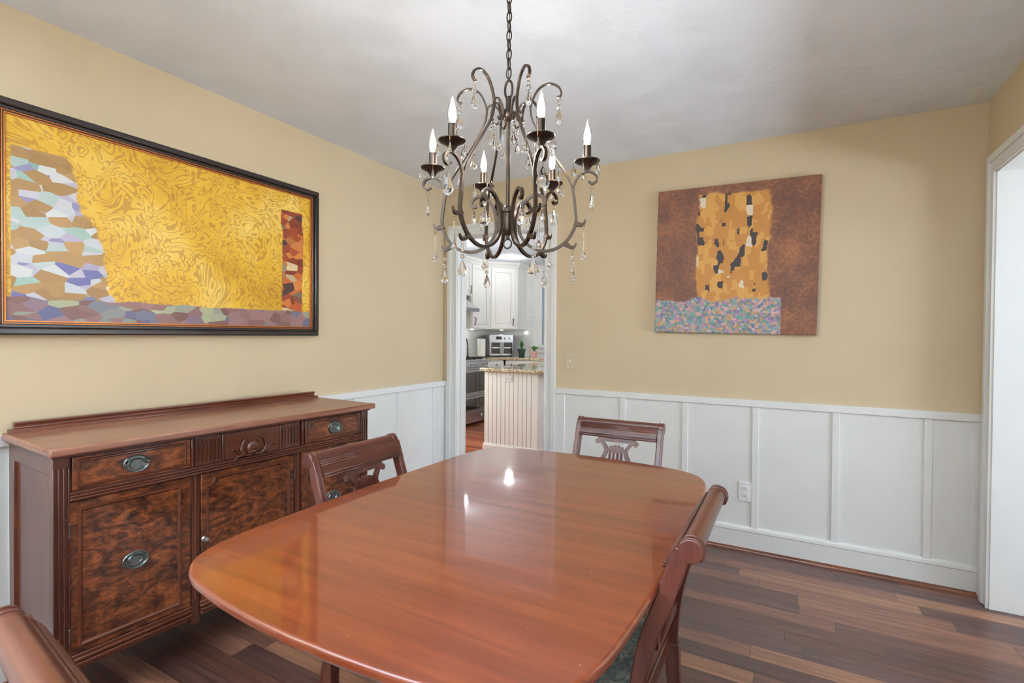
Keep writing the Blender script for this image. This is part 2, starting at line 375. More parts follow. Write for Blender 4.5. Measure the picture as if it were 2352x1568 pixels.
def struct(o): o['kind'] = 'structure'; return o
def copy_tree(o, parent=None):
    c = o.copy(); COL.objects.link(c); c.parent = parent
    for ch in list(o.children): copy_tree(ch, c)
    return c
def slab(name, mat, *a): return struct(MB().box(*a).build(name, mat))

# ------------------------------------------------------------------ room shell
H = 2.44; WX = 3.3; NY = -4.5
DL, DR, DH = .13, .905, 2.055       # kitchen doorway
RY0, RY1, RH = -1.75, -.145, 2.06   # doorway in the right wall
T = .123
slab('floor', 'floor', -.12, 6.5, NY-.12, .0, -.1, 0)
slab('floor_kitchen', 'kfloor', -2.3, 6.5, .0, 4.4, -.1, 0)
slab('ceiling', 'ceiling', -.12, 6.5, NY-.12, T, H, H+.1)
slab('ceiling_kitchen', 'ceiling', -2.3, 6.5, T, 4.4, H, H+.1)
slab('wall_left', 'wall', -.12, 0, NY-.12, 0, 0, H)
b = MB(); b.box(-2.3, DL, 0, T, 0, H); b.box(DR, 6.5, 0, T, 0, H); b.box(DL, DR, 0, T, DH, H)
struct(b.build('wall_back', 'wall'))
b = MB(); b.box(WX, WX+.125, RY1, 0, 0, H); b.box(WX, WX+.125, NY, RY0, 0, H); b.box(WX, WX+.125, RY0, RY1, RH, H)
struct(b.build('wall_right', 'wall'))
b = MB(); b.box(-.12, .4, NY-.12, NY, 0, H); b.box(2.7, 6.5, NY-.12, NY, 0, H); b.box(.4, 2.7, NY-.12, NY, 0, .62); b.box(.4, 2.7, NY-.12, NY, 2.25, H)
struct(b.build('wall_near', 'wall'))
b = MB(); b.box(6.35, 6.5, NY, -2.5, 0, H); b.box(6.35, 6.5, .1-.1, T, 0, H); b.box(6.35, 6.5, -2.5, 0, 0, .62); b.box(6.35, 6.5, -2.5, 0, 2.25, H)
struct(b.build('wall_side_room', 'wall'))
b = MB(); b.box(-2.3, -2.1, T, .3, 0, H); b.box(-2.3, -2.1, 1.3, 4.4, 0, H); b.box(-2.3, -2.1, .3, 1.3, 0, .98); b.box(-2.3, -2.1, .3, 1.3, 2.1, H)
struct(b.build('wall_kitchen_left', 'tile'))
b = MB(); b.box(-2.1, -1.30, 4.2, 4.4, 0, H); b.box(-.3, 3, 4.2, 4.4, 0, H); b.box(-1.30, -.3, 4.2, 4.4, 0, 1.12); b.box(-1.30, -.3, 4.2, 4.4, 2.25, H)
struct(b.build('wall_kitchen_back', 'tile'))
b = MB(); b.box(2.1, 2.2, T, 1.95, 0, H); b.box(2.1, 2.2, 3.25, 4.2, 0, H); b.box(2.1, 2.2, 1.95, 3.25, 0, 1.0); b.box(2.1, 2.2, 1.95, 3.25, 2.2, H)
struct(b.build('wall_kitchen_right', 'cab'))

def window(n, axis, pos, a0, a1, z0, z1, nx, nz, trimw=.09, inner=1):
    """window in a wall; axis 'y' -> plane y=pos spanning x a0..a1"""
    def bx(m, u0, u1, w0, w1, c, d):
        if axis == 'y': m.box(u0, u1, w0, w1, c, d)
        else: m.box(w0, w1, u0, u1, c, d)
    m = MB(); s = inner
    p0, p1 = (pos, pos+.02*s) if s > 0 else (pos+.02*s, pos)
    bx(m, a0-trimw, a0, p0, p1, z0-.02, z1+trimw); bx(m, a1, a1+trimw, p0, p1, z0-.02, z1+trimw); bx(m, a0, a1, p0, p1, z1, z1+trimw)
    q0, q1 = (pos, pos+.05*s) if s > 0 else (pos+.05*s, pos)
    bx(m, a0-trimw-.02, a1+trimw+.02, q0, q1, z0-.045, z0)
    bx(m, a0-trimw, a1+trimw, p0, p1, z0-.13, z0-.045)
    d0, d1 = sorted((pos-.09*s, pos-.05*s))
    for u0, u1, c, d in ((a0, a0+.05, z0, z1), (a1-.05, a1, z0, z1), (a0+.05, a1-.05, z0, z0+.05), (a0+.05, a1-.05, z1-.05, z1)): bx(m, u0, u1, d0, d1, c, d)
    for i in range(1, nx): u = a0+(a1-a0)*i/nx; bx(m, u-.012, u+.012, d0, d1, z0+.05, z1-.05)
    for i in range(1, nz): z = z0+(z1-z0)*i/nz; bx(m, a0+.05, a1-.05, d0+.005, d1-.005, z-.012, z+.012)
    o = struct(m.build('window_%d' % n, 'trim', bevel=.003))
    g = MB(); mid = pos-.07*s; bx(g, a0+.05, a1-.05, mid-.002, mid+.002, z0+.05, z1-.05); g.build('pane', 'pane', o)
    return o
window(1, 'y', NY, .4, 2.7, .62, 2.25, 4, 3)
window(2, 'x', 6.35, -2.5, 0-.1, .62, 2.25, 4, 3, inner=-1)
window(3, 'y', 4.2, -1.13, -.3, 1.12, 2.25, 1, 1, trimw=.17, inner=-1)
window(4, 'x', -2.1, .3, 1.3, .98, 2.1, 2, 2)  # unseen window, added to carry the lamp for the island front
window(5, 'x', 2.1, 1.95, 3.25, 1.0, 2.2, 2, 2, inner=-1)  # unseen window, added around the right-hand kitchen lamp

# wainscot: panel + chair rail + battens
def wains(n, panel_boxes):
    m = MB()
    for bx in panel_boxes: m.box(*bx)
    struct(m.build('trim_%d' % n, 'trim', bevel=.0015))
ry0, ry1 = .864, .904
L = [(0, .004, NY, 0, .1, ry0), (0, .018, NY, 0, ry0, ry1), (0, .012, -.040, -.004, .14, ry0)]
yy = -.118
while yy > NY+.1:
    L.append((0, .012, yy-.036, yy, .14, ry0)); yy -= .4085
wains(1, L)
XL = .993
Bk = [(XL, WX, -.004, 0, .1, ry0), (XL, WX, -.018, 0, ry0, ry1), (XL, XL+.072, -.012, 0, .14, ry0), (WX-.032, WX-.002, -.012, 0, .14, ry0),
      (.0, .037, -.018, 0, ry0, ry1), (.0, .037, -.004, 0, .1, ry0)]
for i in range(5): c = 3.088-.4005*i; Bk.append((c-.017, c+.017, -.012, 0, .14, ry0))
wains(2, Bk)
Nr = [(0, .3, NY, NY+.004, .1, ry0), (0, .3, NY, NY+.018, ry0, ry1), (2.8, WX, NY, NY+.004, .1, ry0), (2.8, WX, NY, NY+.018, ry0, ry1)]
wains(3, Nr)
Rt = [(WX-.004, WX, NY, RY0-.1, .1, ry0), (WX-.018, WX, NY, RY0-.1, ry0, ry1)]
for i in range(6): c = -2.2-.4*i; Rt.append((WX-.012, WX, c-.017, c+.017, .14, ry0))
wains(4, Rt)
prof = [(0, 0), (.015, 0), (.015, .115), (.019, .12), (.017, .135), (.010, .147), (0, .147)]
b = MB(); b.prism([(x, z) for x, z in prof], NY, -.015, 'xz'); struct(b.build('baseboard_left', 'trim'))
b = MB(); b.prism([(-x, z) for x, z in prof], XL, WX, 'yz'); struct(b.build('baseboard_back', 'trim'))
b = MB(); b.prism([(WX-x, z) for x, z in prof], NY, RY0-.1, 'xz'); struct(b.build('baseboard_right', 'trim'))
b = MB(); b.prism([(NY+x, z) for x, z in prof], 0, WX, 'yz'); struct(b.build('baseboard_near', 'trim'))
sh = [(0, 0), (.017, 0), (.016, .008), (.010, .016), (0, .019)]
b = MB(); b.prism([(-.015-x, z) for x, z in sh], XL, WX-.018, 'yz'); struct(b.build('trim_5', 'shoe', smooth=True))
b = MB(); b.prism([(.015+x, z) for x, z in sh], NY, 0, 'xz'); struct(b.build('trim_6', 'shoe', smooth=True))

# door casings
def casing(n, wall_at, a0, a1, h, w, axis, sgn, depth, jamb_mat='trim'):
    m = MB()
    def bx(u0, u1, d0, d1, z0, z1):
        q0, q1 = sorted((wall_at+sgn*d0, wall_at+sgn*d1))
        if axis == 'y': m.box(u0, u1, q0, q1, z0, z1)
        else: m.box(q0, q1, u0, u1, z0, z1)
    for (d, e0, e1) in ((.012, .02, .99), (.020, .62, 1.0), (.016, 0, .12)):
        o0, o1 = w*e0, w*e1
        bx(a0-o1, a0-o0, 0, d, 0, h+o1); bx(a1+o0, a1+o1, 0, d, 0, h+o1); bx(a0-o0, a1+o0, 0, d, h+o0, h+o1)
    bx(a0-.001, a0+.004, -depth, 0.004, 0, h); bx(a1-.004, a1+.001, -depth, 0.004, 0, h); bx(a0, a1, -depth, 0.004, h-.004, h+.001)
    if n == 1:
        bx(a0+.004, a0+.014, -depth*.62, -depth*.34, 0, h-.004); bx(a1-.014, a1-.004, -depth*.62, -depth*.34, 0, h-.004)
    return struct(m.build('door_%d' % n, jamb_mat, bevel=.002))
casing(1, 0, DL, DR, DH, .088, 'y', -1, T)
casing(2, WX, RY0, RY1, RH, .088, 'x', -1, .25)

# ------------------------------------------------------------------ wall things
def outlet(loc, rz, label, mat='plate', group=None, horiz=False):
    t_ = thing('power_outlet', label, 'outlet', loc, rz, group)
    R_ = Matrix.Rotation(PI/2, 4, 'Y') if horiz else None
    m = MB(); m.X = R_; m.box(-.035, .035, -.006, 0, -.057, .057); m.build('cover_plate', mat, t_, bevel=.002)
    for s in (-1, 1):
        m = MB(); m.X = R_; m.lathe([(.017, -.009), (.0175, -.006)], 20, 'y', (0, 0, s*.0195), (1, .8)); m.build('socket', mat, t_)
        m = MB(); m.X = R_
        for dx in (-.006, .006): m.box(dx-.0011, dx+.0011, -.0096, -.0088, s*.0195-.001, s*.0195+.007)
        m.lathe([(.0024, -.0096), (.0024, -.0088)], 10, 'y', (0, 0, s*.0195-.007)); m.build('socket_slots', 'dark', t_)
    return t_
outlet((2.236, -.0045, .352), 0, 'white duplex outlet low on the white wainscot, left of a batten')
sw = thing('light_switch', 'ivory toggle light switch on beige wall beside the kitchen doorway', 'light switch', (1.103, 0, 1.10))
MB().box(-.036, .036, -.006, 0, -.058, .058).build('cover_plate', 'ivory', sw, bevel=.002)
m = MB(); m.X = Matrix.Rotation(.5, 4, 'X'); m.box(-.005, .005, -.016, -.002, -.006, .006); m.build('toggle', 'plate', sw, bevel=.001)
for q in (.03, -.03): m = MB(); m.lathe([(.003, -.008), (.0035, -.005)], 10, 'y', (0, 0, q)); m.build('screw', 'wire', sw)

# framed golden picture, left wall
gp = thing('framed_painting', 'wide golden abstract painting in a black frame above the sideboard', 'painting', (0.002, -1.968, 1.683))
def frame_part(name, mat, o, i_, d0, d1, bev):
    (oy, oz), (iy, iz) = o, i_
    m = MB(); m.box(d0, d1, -oy, oy, iz, oz); m.box(d0, d1, -oy, oy, -oz, -iz); m.box(d0, d1, -oy, -iy, -iz, iz); m.box(d0, d1, iy, oy, -iz, iz)
    return m.build(name, mat, gp, bevel=bev)
HW, HZ = .70, .42
frame_part('frame', 'frame', (HW, HZ), (HW-.026, HZ-.026), 0, .034, .006)
frame_part('frame', 'frame', (HW-.026, HZ-.026), (HW-.040, HZ-.040), 0, .026, .003)
frame_part('gilt_edge', 'gold', (HW-.040, HZ-.040), (HW-.044, HZ-.044), 0, .025, .001)
frame_part('gilt_edge', 'frame', (HW-.044, HZ-.044), (HW-.0475, HZ-.0475), 0, .020, 0)
frame_part('gilt_edge', 'gold', (HW-.0475, HZ-.0475), (HW-.053, HZ-.053), 0, .021, .001)
MB().box(0, .014, -HW+.05, HW-.05, -HZ+.05, HZ-.05).build('canvas', 'goldart', gp)
# square canvas, back wall
kp = thing('canvas_painting', 'square unframed brown and gold abstract canvas on the back wall', 'painting', (2.150, -.001, 1.743))
kp.rotation_euler = (0, math.radians(1.0), 0)
MB().box(-.446, .446, -.035, 0, -.446, .446).build('canvas', 'brownart', kp, bevel=.004)

# ------------------------------------------------------------------ sideboard
sb = thing('sideboard', 'dark mahogany sideboard with burl doors and oval pulls against the left wall', 'sideboard', (.058, -1.981, 0), -.055)
DF = .442      # body front (local x)
def ty(t): return t-.65
m = MB(); m.box(0, .47+.012, ty(0), ty(1.30), .889, .915); m.build('top', 'side_top', sb, bevel=.006, seg=3)
m = MB(); m.box(.0, DF+.012, ty(.012), ty(1.288), .879, .889); m.build('top_moulding', 'side', sb, bevel=.003)
m = MB(); m.prism([(0, .915), (.034, .915), (.034, .921), (.026, .927), (.020, .930), (.020, .938), (.025, .943), (.025, .950), (0, .950)], ty(.03), ty(1.27), 'xz')
m.prism([(0, .915), (.036, .915), (.030, .926), (0, .926)], ty(.015), ty(1.285), 'xz')
m.build('back_gallery', 'side', sb, bevel=.0015)
m = MB(); m.box(.012, DF-.012, ty(.03), ty(1.27), .19, .879); m.build('carcass', 'side_v', sb)
# recessed end panels framing
for s, a in (('l', .02), ('r', 1.262)):
    m = MB(); m.box(.0, .05, ty(a), ty(a+.018), .0, .879); m.build('leg', 'side_v', sb, bevel=.002)
    for q0, q1 in ((.19, .24), (.82, .879)): MB().box(.05, DF-.03, ty(a), ty(a+.018), q0, q1).build('side_rail', 'side_v', sb, bevel=.002)
def fluted(t0, t1, z0, z1, n, x, dep, zl0, zl1, mat):
    """board with n sunk flutes"""
    m = MB(); w = (t1-t0); g = w*.62/n; gap = (w-g*n)/(n+1)
    m.box(x-.02, x-dep, ty(t0), ty(t1), z0, z1)
    m.box(x-dep, x, ty(t0), ty(t1), zl1, z1); m.box(x-dep, x, ty(t0), ty(t1), z0, zl0)
    y = t0
    for i in range(n+1):
        m.box(x-dep, x, ty(y), ty(y+gap), zl0, zl1); y += gap+g
    for i in range(n):     # rounded flute ends
        c = t0+gap+g/2+i*(gap+g)
        for zz, sg in ((zl0, 1), (zl1, -1)):
            for q in (-1, 1):
                m.prism([(ty(c+q*g/2), zz), (ty(c+q*g/2), zz+sg*.018), (ty(c+q*g*.15), zz)], x-dep, x, 'yz')
    return m, mat
for a in (.018, 1.240):
    m, mt = fluted(a, a+.042, .0, .879, 3, DF, .006, .235, .845, 'side_v'); m.box(DF-.045, DF-.02, ty(a), ty(a+.042), 0, .879); m.build('leg', mt, sb, bevel=.0012)
# inner stiles with bead
for a in (.424, .862):
    m = MB(); m.box(DF-.045, DF-.008, ty(a), ty(a+.030), .160, .762); m.build('stile', 'side_v', sb, bevel=.002)
    m = MB(); m.lathe([(.0065, .255), (.0065, .735)], 12, 'z', (DF-.008, ty(a+.015), 0)); m.ball((DF-.008, ty(a+.015), .255), .0065); m.build('bead_moulding', 'side_v', sb, smooth=True)
    pass
# horizontal rails
m = MB(); m.box(DF-.03, DF+.004, ty(.06), ty(1.24), .744, .752); m.box(DF-.03, DF+.010, ty(.06), ty(1.24), .736, .744); m.box(DF-.03, DF-.004, ty(.06), ty(1.24), .752, .762)
m.build('waist_rail', 'side', sb, bevel=.002)
for a, e, z0 in ((.058, .424, .186), (.454, .862, .19), (.892, 1.24, .186)):
    m = MB()
    for i, (dz, dx) in enumerate(((0, .004), (.013, .010), (.027, .005), (.038, -.002))): m.box(DF-.03, DF+dx, ty(a), ty(e), z0+dz, z0+dz+.012)
    m.build('base_moulding', 'side', sb, bevel=.003)
def pull(parent, y, z, x, r=.040):
    m = MB()
    m.lathe([(r*1.0, 0), (r*1.0, .002), (r*.93, .004), (r*.86, .002), (r*.62, .002), (r*.56, .005), (r*.50, .0045), (r*.45, .002), (.0005, .002)], 36, 'x', (x, y, z), (1, .74))
    o = m.build('handle', 'brass', parent, smooth=True)
    b_ = MB(); pts = [(x+.011+.004*math.sin(a), y+r*.86*math.cos(a), z-r*.66*math.sin(a)*1.0) for a in [PI*k/18 for k in range(19)]]
    b_.tube(pts, .0022, 8)
    for s in (-1, 1): b_.lathe([(.0045, 0), (.003, .006), (.005, .010), (.0042, .014), (.0005, .016)], 12, 'x', (x, y+s*r*.86, z))
    b_.build('bail', 'brass', o, smooth=True)
    return o
def moulding_loop(m, pts, x, r=.006):
    """mitred frame moulding: bead swept around a closed polyline in the front plane"""
    P = [Vector((x, p[0], p[1])) for p in pts]; n = len(P); sect = [(-r, 0), (-r*.5, r*.9), (r*.2, r*1.0), (r*.7, r*.55), (r, 0)]
    vs = []
    for i in range(n):
        a = (P[i]-P[i-1]).normalized(); b2 = (P[(i+1) % n]-P[i]).normalized()
        na = Vector((0, -a.z, a.y)); nb = Vector((0, -b2.z, b2.y)); k = (na+nb)
        k = k/ max(k.length_squared/2, .4) if k.length > 1e-6 else na
        vs += [tuple(P[i]+k*q[0]+Vector((q[1], 0, 0))) for q in sect]
    ms = len(sect)
    m.add(vs, [(i*ms+k, i*ms+(k+1) % ms, ((i+1) % n)*ms+(k+1) % ms, ((i+1) % n)*ms+k) for i in range(n) for k in range(ms)])
def rect(t0, t1, z0, z1): return [(ty(t0), z0), (ty(t1), z0), (ty(t1), z1), (ty(t0), z1)]
# drawers
for a, e, nm in ((.066, .418, 'l'), (.915, 1.235, 'r')):
    m = MB(); m.box(DF-.025, DF-.002, ty(a), ty(e), .767, .873); d = m.build('drawer', 'burl', sb, bevel=.002)
    m = MB(); moulding_loop(m, rect(a+.016, e-.016, .779, .861), DF-.002, .0045); m.build('panel_moulding', 'side', d, smooth=True)
    pull(d, ty((a+e)/2), .820, DF-.002)
m = MB(); m.box(DF-.025, DF-.001, ty(.545), ty(.782), .767, .873); cdw = m.build('drawer', 'side', sb, bevel=.002)
for a in (.420, .534, .782, .893, .909):
    m = MB(); m.box(DF-.02, DF+.003, ty(a), ty(a+.010), .765, .875); m.build('bead_moulding', 'side_v', sb, bevel=.003)
for a in (.446, .794):
    m, mt = fluted(a-.014+.002, a+.086, .767, .873, 6, DF-.001, .004, .779, .861, 'side_v'); m.build('fluted_panel', mt, sb)
# shell and acanthus carving
sc_ = MB(); cyc, czc = ty(.664), .806
n = 15; ctr = (DF+.010, cyc, czc-.012)
rim = []
for i in range(n*2+1):
    a = math.radians(-32)+math.radians(244)*i/(n*2); rr = .036*(1.0 if i % 2 else .93); rr *= .92+.12*math.sin(a) if math.sin(a) > 0 else .9
    rim.append((DF+.001+(.009 if i % 2 == 0 else .004), cyc+rr*math.cos(a)*.98, czc-.012+rr*math.sin(a)*1.02))
base = [(DF-.001, cyc+(p[1]-cyc)*1.02, czc-.012+(p[2]-czc+.012)*1.02) for p in rim]
mid = [(DF+.014, cyc+(p[1]-cyc)*.55, czc-.012+(p[2]-czc+.012)*.55) for p in rim]
for i, p in enumerate(mid): mid[i] = (p[0]+(.0015 if i % 2 == 0 else -.002), p[1], p[2])
vs = [ctr]+mid+rim+base; k = len(rim); fs = []
for i in range(k-1):
    fs += [(0, 1+i, 2+i), (1+i, 1+k+i, 2+k+i, 2+i), (1+k+i, 1+2*k+i, 2+2*k+i, 2+k+i)]
sc_.add(vs, fs); sc_.ball((DF+.006, cyc, czc-.022), .011, 10, 6, (.8, 1.2, .7))
sc_.build('carved_shell', 'side', cdw, smooth='all')
def leafarm(pts, r):
    P = catmull([(DF+.004, cyc+a, czc+b_) for a, b_ in pts], 5)
    return P
for s in (-1, 1):
    m = MB()
    m.tube(leafarm([(s*.006, -.034), (s*.030, -.035), (s*.052, -.014), (s*.050, .012), (s*.040, .030), (s*.028, .030)], 1), .0055, 8, taper=lambda t: .6+.7*math.sin(PI*min(t*1.1, 1)) if t < .9 else .7)
    m.tube(leafarm([(s*.034, -.034), (s*.058, -.024), (s*.074, -.006), (s*.088, -.002), (s*.094, -.010)], 1), .0045, 8, taper=lambda t: 1.0-.35*t)
    m.tube(leafarm([(s*.044, -.032), (s*.062, -.034), (s*.076, -.040), (s*.084, -.052)], 1), .0042, 8, taper=lambda t: 1.0-.3*t)
    m.build('carved_leaf', 'side', cdw, smooth='all')
# doors
for a, e, kind in ((.060, .420, 'h'), (.458, .856, 'k'), (.896, 1.236, 'h')):
    z0, z1 = (.238, .731) if kind == 'h' else (.240, .731)
    m = MB(); m.box(DF-.028, DF-.004, ty(a), ty(e), z0, z1); d = m.build('door', 'burl', sb, bevel=.002)
    if kind == 'h': pts = rect(a+.026, e-.038, z0+.026, z1-.028)
    else:
        q = .030; A0, A1, Z0, Z1 = a+.022, e-.026, z0+.026, z1-.024; pts = []
        for (cx_, cz_, st) in ((A0, Z0, 90), (A1, Z0, 180), (A1, Z1, 270), (A0, Z1, 0)):
            for j in range(6):
                an = math.radians(st-18*j); pts.append((ty(cx_+q*math.cos(an)), cz_+q*math.sin(an)))
    m = MB(); moulding_loop(m, pts, DF-.004, .0065); m.build('panel_moulding', 'side', d, smooth=True)
    if kind == 'h': pull(d, ty((a+e)/2+(.0)), .484, DF-.004)
    else:
        m = MB(); m.lathe([(.010, 0), (.005, .004), (.005, .010), (.010, .016), (.009, .022), (.0005, .025)], 16, 'x', (DF-.004, ty(a+.010), .478)); m.build('knob', 'steel', d, smooth=True)
    hy = a-.002 if kind == 'h' and a < .5 else e+.001
    for hz in (.30, .64):
        m = MB(); m.lathe([(.0022, hz-.022), (.0022, hz+.022)], 8, 'z', (DF-.001, ty(hy), 0)); m.ball((DF-.001, ty(hy), hz+.024), .003, 8, 5); m.build('hinge', 'brass', d, smooth=True)

# ------------------------------------------------------------------ dining table
TX, TY, TZ = 1.723, -2.0, .76
tb = thing('dining_table', 'long polished mahogany dining table with rounded corners and centre seam', 'table', (TX, TY, 0))
Q = [(.512, 0), (.510, .2), (.504, .4), (.496, .52), (.485, .58), (.470, .622), (.446, .660), (.41, .690), (.36, .712), (.28, .728), (.2, .738), (.1, .745), (0, .748)]
Qs = catmull(Q, 4)
def half(sgn):
    right = [(x, sgn*y) for x, y in Qs]; left = [(-x, sgn*y) for x, y in Qs[::-1]][1:]
    P = right+left; P[0] = (P[0][0], sgn*.0001); P[-1] = (P[-1][0], sgn*.0001)
    return P
for sg in (1, -1):
    m = MB(); m.prism(half(sg), TZ-.022, TZ, 'xy'); o = m.build('table_leaf', 'table', tb, bevel=.0075, seg=4); o.modifiers['bevel'].limit_method = 'WEIGHT'
    bw = o.data.attributes.new('bevel_weight_edge', 'FLOAT', 'EDGE')
    for e in o.data.edges:
        v0, v1 = (o.data.vertices[i].co for i in e.vertices)
        hz = abs(v0.z-v1.z) < 1e-6; seam = abs(v0.y) < .01 and abs(v1.y) < .01
        bw.data[e.index].value = (.08 if seam else 1.0) if hz else 0.0
MB().box(-.508, .508, -.0007, .0007, TZ-.02, TZ+.00005).build('seam', 'dark', tb)
m = MB()
for s in (-1, 1):
    m.box(-.33, .33, s*.39-.01, s*.39+.01, .675, TZ-.022); m.box(s*.33-.01, s*.33+.01, -.38, .38, .675, TZ-.022)
m.build('apron', 'chair_x', tb, bevel=.002)
for sx in (-1, 1):
    for sy in (-1, 1):
        m = MB(); w = .0135; x0, y0 = sx*.318, sy*.375
        m.box(x0-.018, x0+.018, y0-.018, y0+.018, .6, TZ-.023)
        vs = [(x0+a*q, y0+b_*q, z) for z, q in ((.6, .015), (0, w)) for a, b_ in ((-1, -1), (1, -1), (1, 1), (-1, 1))]
        m.add(vs, [(0, 1, 2, 3), (7, 6, 5, 4)]+[(i, (i+1) % 4, 4+(i+1) % 4, 4+i) for i in range(4)])
        m.build('leg', 'chair', tb, bevel=.002)

# ------------------------------------------------------------------ lyre-back chairs
def make_chair(label):
    c = thing('dining_chair', label, 'chair', group=None)
    back = [(-.192, .40), (-.195, .47), (-.204, .555), (-.222, .64), (-.246, .71), (-.262, .757), (-.278, .810), (-.290, .840)]
    P = catmull(back, 5)
    SC = (-.303, .842)                                    # scroll centre
    for s in (-1, 1):
        m = MB(); path = [(s*.200, y, z) for y, z in P]
        sect = [(-.013, -.0182), (.013, -.0182), (.013, .0182), (-.013, .0182)]
        m.sweep([(x, y+.004*(1-min(max((z-.5)/.3, 0), 1)), z) for x, y, z in path], sect, False, (1, 0, 0), taper=lambda t: .86+.14*min(t*1.6, 1))
        ringp = [(SC[0]+.0255*math.cos(a), SC[1]+.0255*math.sin(a)) for a in [2*PI*k/28 for k in range(28)]]
        m.prism(ringp, s*.200-.0134, s*.200+.0134, 'yz')
        o = m.build('back_post', 'chair', c, bevel=.0035, seg=3)
        b_ = MB(); outer = []
        for i in range(2, len(P)-7):
            d = Vector((P[i+1][0]-P[i-1][0], P[i+1][1]-P[i-1][1])).normalized()
            outer.append((s*.200, P[i][0]+d.y*.0178, P[i][1]-d.x*.0178))
        outer += [(s*.200, SC[0]+.0258*math.cos(a), SC[1]+.0258*math.sin(a)) for a in [math.radians(58+165*k/18) for k in range(19)]]
        for q in (-1, 1):
            b_.tube([(x+q*.0088, y, z) for x, y, z in outer], .0026, 6)
        b_.build('edge_bead', 'chair', o, smooth='all')
    # crest rail: curved tablet rolling over backwards
    m = MB(); cp = catmull([(-.259, .789), (-.266, .806), (-.276, .826), (-.290, .845)], 4)
    m.sweep([(0, y+.004, z) for y, z in cp], [(-.188, -.010), (.188, -.010), (.188, .010), (-.188, .010)], False, (1, 0, 0))
    m.lathe([(.0215, -.188), (.0215, .188)], 28, 'x', (0, SC[0], SC[1]+.003))
    cr = m.build('crest_rail', 'chair_x', c, smooth=True)
    m = MB()
    for k, (y, z) in enumerate([(-.2475, .7875), (-.2505, .7960), (-.2640, .8240), (-.2685, .8305), (-.2735, .8370)]):
        m.tube([(-.187, y+.002, z+.003), (.187, y+.002, z+.003)], .0036 if k < 2 else .003, 8)
    m.build('reeding', 'chair_x', cr, smooth='all')
    # lower cross rail
    m = MB(); m.box(-.190, .190, -.204, -.184, .505, .535); m.build('cross_rail', 'chair_x', c, bevel=.004)
    # lyre splat
    def yat(z):
        K = [(.53, -.203), (.64, -.218), (.74, -.247), (.80, -.262)]
        for (a0, b0), (a1, b1) in zip(K[:-1], K[1:]):
            if z <= a1: return b0+(b1-b0)*(z-a0)/(a1-a0)
        return -.262
    m = MB()
    def board(poly, th=.012):
        n_ = len(poly); vs = [(x, yat(z)+th/2, z) for x, z in poly]+[(x, yat(z)-th/2, z) for x, z in poly]
        m.add(vs, [tuple(range(n_)), tuple(range(n_, 2*n_))[::-1]]+[(i, (i+1) % n_, n_+(i+1) % n_, n_+i) for i in range(n_)])
    board([(-.094, .797), (.094, .797), (.090, .772), (.064, .767), (-.064, .767), (-.090, .772)])
    def arm(s):
        cen = catmull([(s*.076, .770), (s*.066, .757), (s*.054, .742), (s*.048, .727), (s*.052, .708), (s*.064, .684), (s*.078, .652), (s*.086, .616), (s*.082, .578), (s*.062, .536)], 5)
        wd = lambda t: .0068+.0026*math.sin(PI*t)
        Lp, Rp = [], []
        for i, p in enumerate(cen):
            a = Vector(cen[max(i-1, 0)]); b2 = Vector(cen[min(i+1, len(cen)-1)]); d = (b2-a).normalized(); nn = Vector((-d.y, d.x)); w = wd(i/(len(cen)-1))
            Lp.append((p[0]+nn.x*w, p[1]+nn.y*w)); Rp.append((p[0]-nn.x*w, p[1]-nn.y*w))
        for i in range(len(cen)-1): board([Lp[i], Lp[i+1], Rp[i+1], Rp[i]])
        board([(s*.092+.0125*math.cos(a), .765+.0115*math.sin(a)) for a in [2*PI*k/14 for k in range(14)]])
    arm(1); arm(-1)
    fan = [(-.034, .722), (-.036, .735)]
    for cx_ in (-.027, -.009, .009, .027): fan += [(cx_+.009*math.cos(a), .739+(.005 if abs(cx_) < .01 else 0)+.008*math.sin(a)) for a in [math.radians(170-32*k) for k in range(6)]]
    fan += [(.036, .735), (.034, .722), (.0, .718)]
    board(fan)
    board([(-.044, .733), (-.034, .735), (-.034, .726), (-.044, .724)]); board([(.034, .735), (.044, .733), (.044, .724), (.034, .726)])
    for cx_ in (-.028, -.0095, .0095, .028): board([(cx_-.0048, .724), (cx_+.0048, .724), (cx_*1.15+.0055, .535), (cx_*1.15-.0055, .535)])
    m.build('lyre_splat', 'chair', c, smooth=True)
    # seat
    fr = [(-.225, .215), (.225, .215), (.205, -.185), (-.205, -.185)]
    m = MB(); m.prism(fr, .385, .438, 'xy'); m.build('seat_frame', 'chair_x', c, bevel=.004)
    m = MB(); m.prism([(-.212, .205), (.212, .205), (.182, -.165), (-.182, -.165)], .438, .472, 'xy'); se = m.build('seat', 'damask', c, bevel=.016, seg=4)
    m = MB(); m.tube([(-.214, .207, .440), (.214, .207, .440), (.184, -.167, .440), (-.184, -.167, .440)], .004, 8, True); m.build('piping', 'piping', se, smooth='all')
    for s in (-1, 1):
        m = MB(); m.bar([(s*.205, y, z) for y, z in catmull([(.195, .39), (.200, .28), (.218, .14), (.255, .0)], 5)], .028, .040, (1, 0, 0), taper=lambda t: 1-.3*t)
        m.build('leg', 'chair', c, bevel=.002)
        m = MB(); m.bar([(s*.198, y, z) for y, z in catmull([(-.190, .41), (-.198, .28), (-.222, .14), (-.265, .0)], 5)], .028, .040, (1, 0, 0), taper=lambda t: 1-.3*t)
        m.build('leg', 'chair', c, bevel=.002)
    return c
ch = make_chair('lyre-back mahogany chair on the sideboard side of the dining table')
ch.location = (1.34, -1.945, 0); ch.rotation_euler = (0, 0, -PI/2)
GR = 'lyre-back chairs around the dining table'; ch['group'] = GR
def chair(label, x, y, rz):
    c = copy_tree(ch); c['label'] = label; c.location = (x, y, 0); c.rotation_euler = (0, 0, rz); return c
